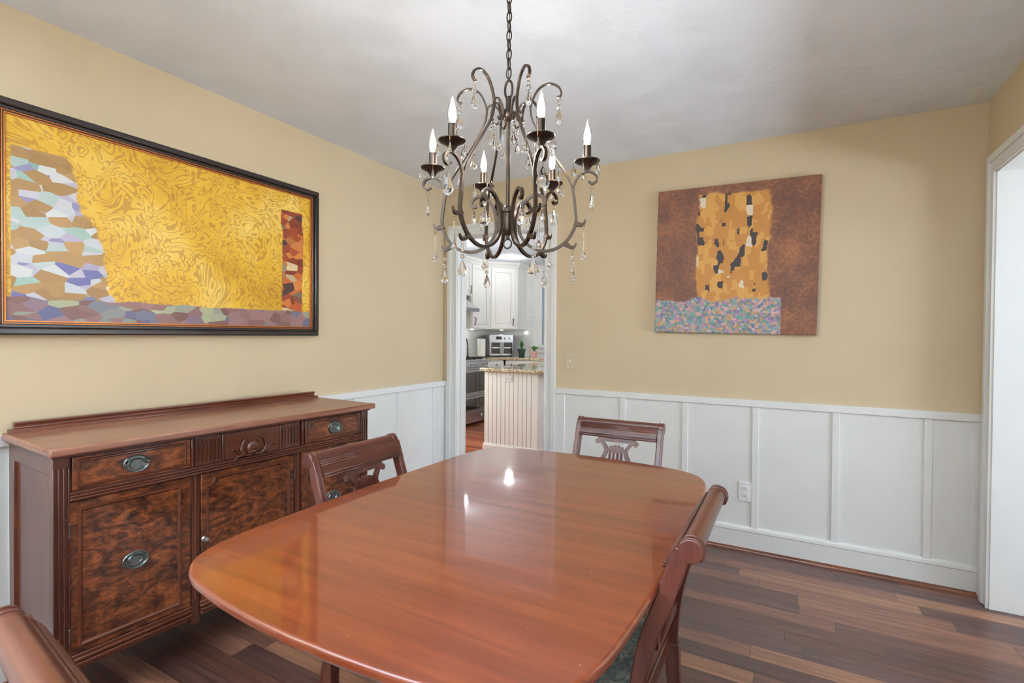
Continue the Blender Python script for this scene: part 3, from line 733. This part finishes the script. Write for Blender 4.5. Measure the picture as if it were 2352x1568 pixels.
chair('lyre-back mahogany chair at the far end of the table before white wainscot', 1.740, -1.212, PI)
chair('mahogany chair pushed in at the right side of the table, blue-grey damask seat showing', 1.992, -2.04, PI/2)
chair('nearest chair at the near end of the table, only its rolled crest in view', 1.700, -2.754, math.radians(-7))

# ------------------------------------------------------------------ chandelier
CX, CY = 1.724, -2.003
A0 = 20.474
chd = thing('chandelier', 'bronze six-arm chandelier with lit candle bulbs and crystal drops over the table', 'chandelier', (CX, CY, H))
def C_(m): m.X = Matrix.Translation((0, 0, -H)); return m
m = C_(MB()); m.lathe([(.001, 2.44), (.062, 2.44), (.062, 2.432), (.045, 2.415), (.012, 2.405), (.006, 2.395), (.001, 2.393)], 28); m.build('ceiling_canopy', 'bronze', chd, smooth=True)
m = C_(MB()); z = 2.398; k = 0
while z > 2.045:
    m.ring((0, 0, z-.016), .0078, .0022, 'x' if k % 2 else 'y', 16, 6, 2.15); z -= .0275; k += 1
m.tube([(.006, .002, 2.40), (-.004, .004, 2.3), (.004, -.003, 2.2), (-.003, .002, 2.1), (0, 0, 2.03)], .0014, 6)
m.build('chain', 'bronze', chd, smooth='all')
m = C_(MB()); m.ring((0, 0, 2.003), .0125, .0036, 'y', 24, 8, 2.2); m.build('hanging_loop', 'bronze', chd, smooth='all')
m = C_(MB()); m.lathe([(.001, 1.984), (.0075, 1.982), (.009, 1.972), (.0075, 1.965), (.0085, 1.962), (.0085, 1.948), (.014, 1.944), (.020, 1.934), (.021, 1.926), (.017, 1.915), (.008, 1.908), (.0058, 1.905), (.0058, 1.66), (.001, 1.658)], 24)
m.build('stem', 'bronze', chd, smooth=True)
m = C_(MB()); m.lathe([(.001, 1.662), (.010, 1.660), (.017, 1.652), (.0195, 1.644), (.0195, 1.640), (.017, 1.637), (.017, 1.610), (.019, 1.596), (.017, 1.584), (.010, 1.576), (.006, 1.571), (.006, 1.562), (.001, 1.560)], 28)
m.build('urn', 'bronze', chd, smooth=True)
m = C_(MB()); m.ring((0, 0, 1.5475), .0135, .0025, 'y', 24, 8); m.build('finial_ring', 'bronze', chd, smooth='all')
low = [(.094, 1.662), (.103, 1.658), (.111, 1.668), (.104, 1.683), (.086, 1.690), (.066, 1.683), (.047, 1.662), (.035, 1.624), (.037, 1.577), (.060, 1.544), (.096, 1.526), (.130, 1.526), (.161, 1.540), (.181, 1.560), (.196, 1.587), (.202, 1.612), (.200, 1.640), (.197, 1.670), (.193, 1.695), (.1915, 1.708)]
brn = [(.192, 1.700), (.199, 1.724), (.211, 1.742), (.229, 1.752), (.247, 1.750), (.260, 1.737), (.259, 1.723), (.247, 1.717), (.237, 1.724)]
upr = [(.193, 1.698), (.182, 1.728), (.166, 1.756), (.145, 1.788), (.108, 1.845), (.078, 1.893), (.066, 1.934), (.070, 1.965), (.090, 2.000), (.120, 2.013), (.146, 2.003), (.156, 1.985), (.152, 1.974), (.143, 1.973)]
hub = [(.067, 1.944), (.058, 1.958), (.044, 1.960), (.031, 1.946), (.024, 1.924), (.028, 1.908), (.040, 1.903), (.048, 1.910)]
def ppath(P, n=5): return [(a, 0, z) for a, z in catmull(P, n)]
def endflat(t): return 1.0
arm_m = C_(MB())
arm_m.bar(ppath(low), .0095, .0085); arm_m.bar(ppath(brn), .0090, .0062)
arm_m.bar(ppath([(.166, 1.546), (.177, 1.540), (.189, 1.533), (.198, 1.536), (.2035, 1.546)]), .009, .009, taper=lambda t: 1.7-1.25*t)
arm_m.bar(ppath([(.197, 1.604), (.207, 1.600), (.218, 1.598), (.2255, 1.603), (.229, 1.614)]), .009, .009, taper=lambda t: 1.7-1.25*t)
arm0 = arm_m.build('scroll_arm', 'bronze', chd, bevel=.0014, smooth=True)
up_m = C_(MB()); up_m.bar(ppath(upr), .0085, .0050); up_m.bar(ppath(hub), .0075, .0045)
up0 = up_m.build('upper_scroll', 'bronze', chd, bevel=.001, smooth=True)
cup_m = C_(MB()); cup_m.lathe([(.001, 1.750), (.006, 1.751), (.0075, 1.757), (.016, 1.770), (.031, 1.777), (.0365, 1.781), (.0365, 1.7835), (.030, 1.781), (.012, 1.778), (.001, 1.778)], 28, c=(.232, 0, 0))
cup0 = cup_m.build('candle_cup', 'bronze', chd, smooth=True)
sl_m = C_(MB()); sl_m.lathe([(.001, 1.777), (.0118, 1.777), (.0112, 1.826), (.001, 1.826)], 20, c=(.232, 0, 0))
sl0 = sl_m.build('candle_sleeve', 'bronze', chd, smooth=True)
bb_m = C_(MB()); bb_m.lathe([(.0085, 1.826), (.0118, 1.836), (.0140, 1.848), (.0138, 1.858), (.0112, 1.872), (.0070, 1.886), (.0030, 1.897), (.0012, 1.904), (.0004, 1.906)], 20, c=(.232, 0, 0))
bb0 = bb_m.build('bulb', 'bulbglass', chd, smooth='all')
fl_m = C_(MB()); fl_m.lathe([(.0008, 1.829), (.0070, 1.836), (.0100, 1.847), (.0096, 1.857), (.0066, 1.871), (.0034, 1.883), (.0012, 1.893), (.0003, 1.897)], 12, c=(.232, 0, 0))
fl0 = fl_m.build('filament', 'filament', bb0, smooth='all')

def crystal(m, c, w, h, kind='pear', seg=8, flat=.6):
    x, y, z = c
    prof = {'pear': [(.02, 0), (.22, .10), (.62, .36), (.92, .60), (1.0, .76), (.78, .92), (.36, 1.0), (.02, 1.0)],
            'spear': [(.02, 0), (.45, .12), (.9, .45), (1.0, .62), (.8, .85), (.3, 1.0), (.02, 1.0)],
            'bead': [(.02, 0), (.55, .06), (.95, .3), (1.0, .5), (.95, .7), (.55, .94), (.02, 1)],
            'rod': [(.10, 0), (.26, .05), (.24, .62), (.34, .74), (.9, .86), (1.0, .92), (.6, .99), (.02, 1)]}[kind]
    m.mi = 1; a = random.uniform(0, PI); Xo = m.X
    m.X = (Xo or Matrix()) @ Matrix.Translation((x, y, z)) @ Matrix.Rotation(a, 4, 'Z')
    m.lathe([(r*w/2, -t_*h) for r, t_ in prof], seg, sc=(1, flat)); m.X = Xo; m.mi = 0
    return z-h
def chain(m, x, y, z, n=1, R=.0050):
    for i in range(n):
        m.ring((x, y, z-R), R, .0005, 'y' if (i % 2 == 0) else 'x', 12, 4); z -= 2*R-.0008
    return z
def string(spec, r, z, name='crystal_pendant'):
    m = C_(MB()); y = 0
    for it in spec:
        if it[0] == 'c': z = chain(m, r, y, z, it[1], it[2] if len(it) > 2 else .005)
        elif it[0] == 'g': m.tube([(r, y, z), (r, y, z-it[1])], .0004, 4); z -= it[1]
        else:
            kind, w, h, fl = it
            z = crystal(m, (r, y, z), w, h, kind, 8, fl)
    return m.build(name, ['wire', 'crystal'], chd)
P_ = {}
pend = {   # six angles: 0 right, 1 far right, 2 far left, 3 left, 4 near left, 5 near right
 'scroll': (.247, 1.712, {0: [('c', 1, .006), ('pear', .024, .058, .45)], 1: [('c', 1, .006), ('pear', .027, .058, .6)], 2: [('c', 1, .006), ('bead', .010, .010, 1), ('bead', .010, .010, 1), ('spear', .022, .050, .5)],
            3: [('c', 1, .006), ('pear', .024, .062, .45)], 4: [('c', 1, .006), ('pear', .030, .062, .6)], 5: [('c', 1, .005), ('pear', .042, .056, .7)]}),
 'spur1': (.223, 1.596, {i: [('c', 2, .0048), ('rod', .018, .080, 1)] for i in range(6)}),
 'spur2': (.192, 1.528, {i: [('c', 2, .0050), ('bead', .011, .011, 1), ('c', 1, .004), ('bead', .013, .013, 1), ('pear', .030 if i in (1, 2, 5) else .024, .046, .65)] for i in range(6)}),
 'inner': (.103, 1.655, {i: ([('g', .004), ('bead', .013, .012, 1), ('pear', .036, .056, .6)] if i in (4, 5) else [('c', 1, .004), ('pear', .022, .040, .6)]) for i in range(6)}),
 'top': (.150, 1.971, {i: [('c', 1, .005), ('bead', .011, .011, 1), ('bead', .014, .014, 1), ('pear', .022, .044, .55)] for i in range(6)}),
 'hub': (.043, 1.898, {i: ([('bead', .009, .009, 1), ('bead', .009, .009, 1), ('c', 1, .004), ('bead', .012, .012, 1), ('pear', .020, .034, .7)] if i % 2 else [('bead', .009, .009, 1), ('rod', .016, .078, 1)]) for i in range(6)}),
 'mid': (.150, 1.776, {i: [('g', .006), ('bead', .010, .010, 1), ('pear', .018, .034, .7)] for i in range(6)})}
def rot(o, i): o.rotation_euler = (0, 0, math.radians(A0+60*i)); return o
for i in range(6):
    for src in (arm0, up0, cup0, sl0):
        o = src if i == 0 else src.copy()
        if i: COL.objects.link(o)
        rot(o, i)
    if i == 0: rot(bb0, 0)
    else:
        b2 = bb0.copy(); COL.objects.link(b2); rot(b2, i)
        f2 = fl0.copy(); COL.objects.link(f2); f2.parent = b2
    for k, (r, z, d) in pend.items(): rot(string(d[i], r, z), i)
# small almond drops around each cup rim
dm = C_(MB()); dm.tube([(.0345, 0, 1.783), (.0375, 0, 1.781), (.038, 0, 1.770)], .0005, 4); crystal(dm, (.038, 0, 1.771), .016, .031, 'pear', 8, .55)
d0 = dm.build('crystal_drop', ['wire', 'crystal'], chd)
first = True
for i in range(6):
    base_a = math.radians(A0+60*i); c0 = Vector((.232*math.cos(base_a), .232*math.sin(base_a), 0))
    for k in range(5):
        o = d0 if first else d0.copy()
        if not first: COL.objects.link(o)
        first = False
        o.location = c0; o.rotation_euler = (0, 0, base_a+math.radians(36+72*k))

# ------------------------------------------------------------------ kitchen
KH = .93
def shaker(m, w, h, x=0.0, rail=.055, th=.02):
    """door in local frame: spans y 0..w, z 0..h, front at x=th"""
    m.box(x, x+th*.6, 0, w, 0, h); m.box(x+th*.6, x+th, 0, rail, 0, h); m.box(x+th*.6, x+th, w-rail, w, 0, h)
    m.box(x+th*.6, x+th, rail, w-rail, 0, rail); m.box(x+th*.6, x+th, rail, w-rail, h-rail, h)
def glaze(m, w, h, x, rail=.055):
    e = .005
    m.box(x, x+.001, rail, rail+e, rail, h-rail); m.box(x, x+.001, w-rail-e, w-rail, rail, h-rail)
    m.box(x, x+.001, rail, w-rail, rail, rail+e); m.box(x, x+.001, rail, w-rail, h-rail-e, h-rail)
def cab_handle(parent, y, z, x=.02):
    m = MB(); m.tube(catmull([(x, y, z+.055), (x+.022, y+.006, z+.045), (x+.026, y+.004, z+.015), (x+.020, y-.003, z-.02), (x+.016, y, z-.05), (x, y, z-.055)], 4), .006, 8)
    m.build('handle', 'dark', parent, smooth='all')
def cabinet(label, loc, rz, w, h, depth, z0, doors=1, handle=None, name='wall_cabinet', group=None, rail=.055):
    c = thing(name, label, 'cabinet', (loc[0], loc[1], z0), rz, group)
    MB().box(-depth, 0, 0, w, 0, h).build('body', 'cab', c, bevel=.002)
    dw = w/doors
    for i in range(doors):
        m = MB(); shaker(m, dw-.03, h-.03, 0, rail); d = m.build('door', 'cab', c, bevel=.002, loc=(0, i*dw+.015, .015))
        m = MB(); glaze(m, dw-.03, h-.03, .0125, rail); m.build('glaze_line', 'glaze', d)
        if handle: cab_handle(d, (dw-.03)*handle[0], handle[1], .02)
    return c
UZ, UH = 1.37, .99
# local +x is the face normal, local +y runs along the face; rz=0 faces +x
cabinet('white wall cabinet between the hood and the corner cabinet', (-1.77, 3.045, 0), 0, .485, UH, .33, UZ, 1, (.12, .10))
cabinet('short white cabinet above the steel range hood', (-1.77, 2.26, 0), 0, .78, .50, .33, UZ+UH-.50, 2, (.9, .08))
cc = thing('wall_cabinet', 'white angled corner wall cabinet with a dark handle above the countertop oven', 'cabinet', (-1.77, 3.53, UZ), math.radians(-45))
w = .495
m = MB(); m.prism([(0, 0), (0, w), (-.247, w+.247), (-.24-.24, w+.0), (-.24-.24, 0)][:2]+[(-.247, w+.245), (-.480, .245), (-.235, -.0)], 0, UH, 'xy'); m.build('body', 'cab', cc, bevel=.002)
m = MB(); shaker(m, w-.10, UH-.03, 0, .07); d = m.build('door', 'cab', cc, bevel=.002, loc=(0, .05, .015)); m = MB(); glaze(m, w-.10, UH-.03, .0125, .07); m.build('glaze_line', 'glaze', d); cab_handle(d, w-.135, .10)
# crown moulding along the tops
cr = [(0, 2.36), (.012, 2.36), (.02, 2.385), (.05, 2.42), (.055, 2.44), (0, 2.44)]
pathc = [(-1.77, 2.2), (-1.77, 3.53), (-1.42, 3.88), (-1.42, 4.2)]
m = MB(); vs = []
for i, p in enumerate(pathc):
    a = Vector(pathc[max(i-1, 0)]); b2 = Vector(pathc[min(i+1, 3)]); q = Vector(p)
    na = (q-a); nb = (b2-q)
    na = na.normalized() if na.length else nb.normalized(); nb = nb.normalized() if nb.length else na
    n1 = Vector((na.y, -na.x)); n2 = Vector((nb.y, -nb.x)); k = n1+n2; k = k/(k.length_squared/2)
    vs += [(q.x+k.x*o, q.y+k.y*o, z) for o, z in cr]
m.add(vs, [(i*6+j, i*6+(j+1) % 6, (i+1)*6+(j+1) % 6, (i+1)*6+j) for i in range(3) for j in range(6)]+[(0, 1, 2, 3, 4, 5), (23, 22, 21, 20, 19, 18)])
struct(m.build('trim_7', 'cab'))
# base cabinets
cabinet('white base cabinet between the range and the kitchen corner', (-1.49, 3.035, 0), 0, .508, .79, .60, .10, 1, (.5, .66), 'base_cabinet')
cabinet('white base cabinet under the back counter, hidden behind the island', (-1.466, 3.57, 0), -PI/2, .58, .79, .60, .10, 1, (.2, .66), 'base_cabinet')
cabinet('white base cabinet under the kitchen window', (-.88, 3.57, 0), -PI/2, .95, .79, .60, .10, 2, (.2, .66), 'base_cabinet')
m = MB(); m.prism([(-2.1, 3.03), (-1.46, 3.03), (-1.46, 3.50), (-1.41, 3.54), (.1, 3.54), (.1, 4.2), (-2.1, 4.2)], .892, KH, 'xy')
tag(m.build('countertop', 'granite', bevel=.004), 'speckled beige granite counter in the kitchen corner, carrying the countertop oven', 'countertop')
# range
rg = thing('range', 'stainless steel double-oven gas range left in the kitchen', 'range', (-1.47, 2.26, 0))
m = MB(); m.box(-.62, -.02, 0, .76, .03, .90); m.build('body', 'steel', rg, bevel=.003)
m = MB(); m.box(-.60, -.04, .02, .74, .0, .03); m.build('toe_kick', 'black', rg)
m = MB(); m.box(-.62, .01, 0, .76, .90, .925); m.build('cooktop', 'steel', rg, bevel=.004)
for g in range(3):
    m = MB(); y0 = .03+g*.24
    for yy in (y0, y0+.11, y0+.21): m.box(-.56, -.05, yy, yy+.012, .935, .95)
    for xx in (-.56, -.31, -.062): m.box(xx, xx+.012, y0, y0+.222, .925, .95)
    m.build('burner_grate', 'black', rg)
m = MB(); m.prism([(-.02, .835), (.03, .835), (.012, .900), (-.02, .900)], 0, .76, 'xz'); m.build('control_panel', 'steel', rg, bevel=.003)
for k in range(5):
    m = MB(); m.X = Matrix.Translation((.022, .70-.085*k-(0 if k < 2 else .08), .868)) @ Matrix.Rotation(-.26, 4, 'Y')
    m.lathe([(.024, 0), (.024, .006), (.019, .010), (.018, .034), (.001, .036)], 20, 'x'); m.build('knob', 'steel', rg, smooth=True)
for z0, z1 in ((.455, .815), (.215, .44)):
    m = MB(); m.box(-.02, .02, .005, .755, z0, z1); d = m.build('oven_door', 'steel', rg, bevel=.003)
    m = MB(); m.box(.02, .024, .035, .725, z0+.012, z1-.062); m.build('oven_window', 'ovenglass', d)
    m = MB(); m.tube([(.06, .04, z1-.035), (.06, .72, z1-.035)], .012, 12)
    for yy in (.06, .70): m.tube([(.015, yy, z1-.035), (.06, yy, z1-.035)], .009, 8)
    m.build('handle', 'steel', d, smooth=True)
m = MB(); m.box(-.02, .02, .005, .755, .04, .205); d = m.build('drawer', 'steel', rg, bevel=.003)
m = MB(); m.lathe([(.020, 0), (.020, .003), (.015, .004), (.001, .004)], 24, 'x', (.02, .60, .128)); m.build('emblem', 'plate', d, smooth=True)
# hood
hd = thing('range_hood', 'stainless steel canopy hood on the wall above the range', 'hood', (-2.1, 2.26, 1.62))
m = MB(); m.box(0, .50, 0, .76, 0, .05); m.add([(0, 0, .05), (.5, 0, .05), (.5, .76, .05), (0, .76, .05), (0, .2, .26), (.26, .2, .26), (.26, .56, .26), (0, .56, .26)],
      [(0, 1, 2, 3), (4, 5, 6, 7), (0, 1, 5, 4), (1, 2, 6, 5), (2, 3, 7, 6), (3, 0, 4, 7)]); m.build('canopy', 'steel', hd)
# countertop oven
ov = thing('countertop_oven', 'stainless steel countertop oven with two glass doors in the kitchen corner', 'toaster oven', (-1.66, 3.78, KH), math.radians(-45))
m = MB(); m.box(-.34, 0, -.20, .20, .012, .355); m.build('body', 'steel', ov, bevel=.006)
for sx in (-.3, -.04):
    for sy in (-.17, .17): MB().box(sx-.012, sx+.012, sy-.012, sy+.012, 0, .014).build('foot', 'black', ov)
m = MB(); m.box(0, .004, -.09, .0, .275, .325); m.build('display', 'black', ov)
for yy in (.065, .14):
    m = MB(); m.lathe([(.024, 0), (.024, .003), (.018, .004), (.017, .02), (.001, .022)], 24, 'x', (0, yy, .298)); m.build('knob', 'steel', ov, smooth=True)
for s in (-1, 1):
    a, e = sorted((s*.004, s*.195)); m = MB(); m.box(0, .018, a, e, .025, .245); d = m.build('door', 'steel', ov, bevel=.003)
    m = MB(); m.box(.018, .020, a+(.028 if s > 0 else .02), e-(.02 if s > 0 else .028), .045, .228); m.build('door_window', 'ovenglass', d)
    m = MB(); m.tube([(.045, s*.018, .04), (.045, s*.018, .235)], .007, 10)
    for zz in (.055, .22): m.tube([(.01, s*.018, zz), (.045, s*.018, zz)], .005, 6)
    m.build('handle', 'steel', d, smooth=True)
    m = MB(); m.box(.0202, .0212, a+.035, e-.035, .132, .152); m.build('rack', 'fabric_w', d)
# paper towel roll and spout
pt = thing('paper_towel_roll', 'white paper towel roll standing left of the countertop oven', 'paper towels', (-1.78, 3.36, KH))
m = MB(); m.lathe([(.075, 0), (.075, .012), (.001, .013)], 24); m.build('base', 'black', pt, smooth=True)
m = MB(); m.lathe([(.064, .014), (.064, .285), (.020, .286)], 28); m.build('roll', 'fabric_w', pt, smooth=True)
m = MB(); m.lathe([(.006, .0), (.006, .32), (.012, .325), (.001, .335)], 12); m.build('rod', 'black', pt, smooth=True)
m = MB(); m.lathe([(.022, 0), (.020, .01), (.012, .03), (.011, .14)], 14, c=(-1.88, 3.13, KH)); m.tube(catmull([(-1.88, 3.13, KH+.12), (-1.88, 3.12, KH+.2), (-1.86, 3.06, KH+.28), (-1.84, 2.99, KH+.30), (-1.83, 2.95, KH+.27)], 5), .008, 8)
tag(m.build('oil_bottle', 'black', smooth=True), 'slim dark gooseneck bottle on the counter beside the range', 'bottle')
# plants
def pot(label, loc, mat, r, h, leaf, n, lh, spread, saucer=True, cat='plant'):
    t_ = thing('potted_plant', label, cat, loc)
    m = MB(); z = .014 if saucer else 0
    m.lathe([(r*.74, z), (r*.78, z+.01), (r*.98, z+h*.74), (r*1.1, z+h*.75), (r*1.12, z+h), (r*1.0, z+h), (r*.9, z+h*.85), (.001, z+h*.85)], 28); m.build('pot', mat, t_, smooth=True)
    if saucer: m = MB(); m.lathe([(r*.8, 0), (r*1.0, .018), (r*.95, .018), (.001, .012)], 28); m.build('saucer', mat, t_, smooth=True)
    m = MB(); rnd = random.Random(int(loc[0]*100))
    for i in range(n):
        a = rnd.uniform(0, 2*PI); q = rnd.uniform(.1, 1); L_ = lh*rnd.uniform(.6, 1)*(1.1-.4*q if spread < .6 else 1); tip = (math.cos(a)*L_*spread*q, math.sin(a)*L_*spread*q)
        wd = .013 if spread < .6 else .016
        P3 = [(0, 0, z+h*.85), (tip[0]*.45, tip[1]*.45, z+h*.85+L_*.62), (tip[0], tip[1], z+h*.85+L_*(1-.25*q))]
        nx, ny = -math.sin(a), math.cos(a)
        vs = [(P3[0][0]-nx*wd*.3, P3[0][1]-ny*wd*.3, P3[0][2]), (P3[0][0]+nx*wd*.3, P3[0][1]+ny*wd*.3, P3[0][2]), (P3[1][0]+nx*wd, P3[1][1]+ny*wd, P3[1][2]), (P3[1][0]-nx*wd, P3[1][1]-ny*wd, P3[1][2]), P3[2], (P3[1][0], P3[1][1], P3[1][2]-.008)]
        m.add(vs, [(0, 1, 5), (0, 5, 3), (1, 2, 5), (3, 5, 4), (5, 2, 4), (0, 3, 4, 2, 1)])
    m.build('leaves', leaf, t_)
    m = MB(); m.lathe([(r*.92, z+h*.80), (r*.92, z+h*.86), (.001, z+h*.87)], 20); m.build('soil', 'soil', t_)
    return t_
pot('spiky green plant in a dark green pot, right of the countertop oven', (-1.30, 3.80, KH), 'greenpot', .058, .115, 'leaf', 60, .17, .45)
pot('small leafy plant in a pink pot before the kitchen window', (-1.09, 3.83, KH), 'pinkpot', .050, .095, 'leaf2', 34, .12, .85, False)
m = MB(); m.lathe([(.014, 0), (.012, .01), (.005, .03), (.007, .07), (.012, .09), (.006, .13), (.003, .16), (.0005, .165)], 14, c=(-1.185, 3.86, KH))
tag(m.build('ornament', 'pinkpot', smooth='all'), 'slender pink ornament standing between the two potted plants', 'ornament')
# island
isl = thing('kitchen_island', 'white beadboard kitchen island with granite top seen through the doorway', 'kitchen island', (-.465, 1.36, 0))
IW, ID = .655, 1.35
m = MB(); m.box(.006, IW-.006, .006, ID, .0, .885); m.build('body', 'cab', isl)
m = MB(); g = .052; x = 0.0
xs = [0, .055]+[.055+g*i for i in range(1, 11)]+[IW]
for a, e in zip(xs[:-1], xs[1:]): m.box(a+.0025, e-.0025, 0, .008, .10, .885)
m.build('beadboard_front', 'cab', isl, bevel=.002)
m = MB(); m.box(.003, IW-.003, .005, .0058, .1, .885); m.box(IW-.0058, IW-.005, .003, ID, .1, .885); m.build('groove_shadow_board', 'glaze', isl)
m = MB(); y = 0
while y < ID-.06: m.box(IW-.008, IW, y+.0025, y+.052-.0025, .10, .885); y += .052
m.build('beadboard_side', 'cab', isl, bevel=.002)
m = MB(); m.box(-.012, IW+.012, -.012, ID, 0, .085); m.box(-.006, IW+.006, -.006, ID, .085, .10); m.build('plinth', 'cab', isl, bevel=.003)
m = MB(); m.prism([(-.035, -.045), (IW+.20, -.045), (IW+.20, ID+.03), (-.035, ID+.03)], .885, .918, 'xy'); m.build('countertop', 'granite', isl, bevel=.006)
outlet((-.465+.29, 1.3595, .815), 0, 'white horizontal outlet on the beadboard end of the island', horiz=True)
m = MB(); rnd = random.Random(3)
for i in range(1500):
    a, q = rnd.uniform(0, 2*PI), rnd.uniform(.2, 1)**.5; zz = rnd.uniform(0, 2.3); rr = .85*q*(1-.3*(zz/2.3)**2)
    c = Vector((-.9+rr*math.cos(a), 5.6+rr*math.sin(a)*.7, zz)); n_ = Vector((rnd.uniform(-1, 1), rnd.uniform(-1, 1), rnd.uniform(-.3, 1))).normalized(); u = n_.orthogonal().normalized()*.05; w_ = n_.cross(u).normalized()*.035
    m.add([tuple(c-u), tuple(c-w_), tuple(c+u), tuple(c+w_)], [(0, 1, 2, 3)])
tag(m.build('shrub', 'leaf2'), 'pale green leafy shrub outside the kitchen window', 'shrub')
slab('ground', 'leaf', -8, 8, 4.4, 14, -.15, 0)
# ceiling and cabinet lamps
rl = thing('recessed_light', 'lit round recessed light in the kitchen ceiling', 'ceiling light', (-1.22, 3.28, H))
m = MB(); m.lathe([(.095, 0), (.095, -.006), (.075, -.006), (.072, -.001), (.072, 0)], 32); m.build('trim_ring', 'cab', rl, smooth=True)
m = MB(); m.lathe([(.072, -.001), (.072, -.003), (.001, -.003)], 32); m.build('lens', 'lamp', rl)
for k, (x, y, lb) in enumerate(((-1.90, 3.28, 'lit puck light under the cabinet beside the hood'), (-1.66, 3.78, 'lit puck light under the corner cabinet, above the countertop oven'))):
    p_ = thing('puck_light', lb, 'under-cabinet light', (x, y, UZ)); m = MB(); m.lathe([(.034, 0), (.034, -.012), (.026, -.013)], 24); m.build('housing', 'steel', p_, smooth=True)
    m = MB(); m.lathe([(.026, -.0128), (.026, -.014), (.001, -.014)], 24); m.build('lens', 'puck', p_)

def spot(name, loc, e, r=.05):
    l = bpy.data.lights.new(name, 'POINT'); l.energy = e; l.shadow_soft_size = r; l.color = (.93, .97, 1)
    o = bpy.data.objects.new(name, l); COL.objects.link(o); o.location = loc
spot('recessed_and_fill_glow', (-1.22, 3.28, H-.08), 4)
spot('recessed_and_fill_glow', (-1.1, 1.9, H-.12), 5)  # added lamp without a fixture, brightens the kitchen
spot('puck_light_glow', (-1.90, 3.28, UZ-.05), .8, .012); spot('puck_light_glow', (-1.66, 3.78, UZ-.05), .6, .012)
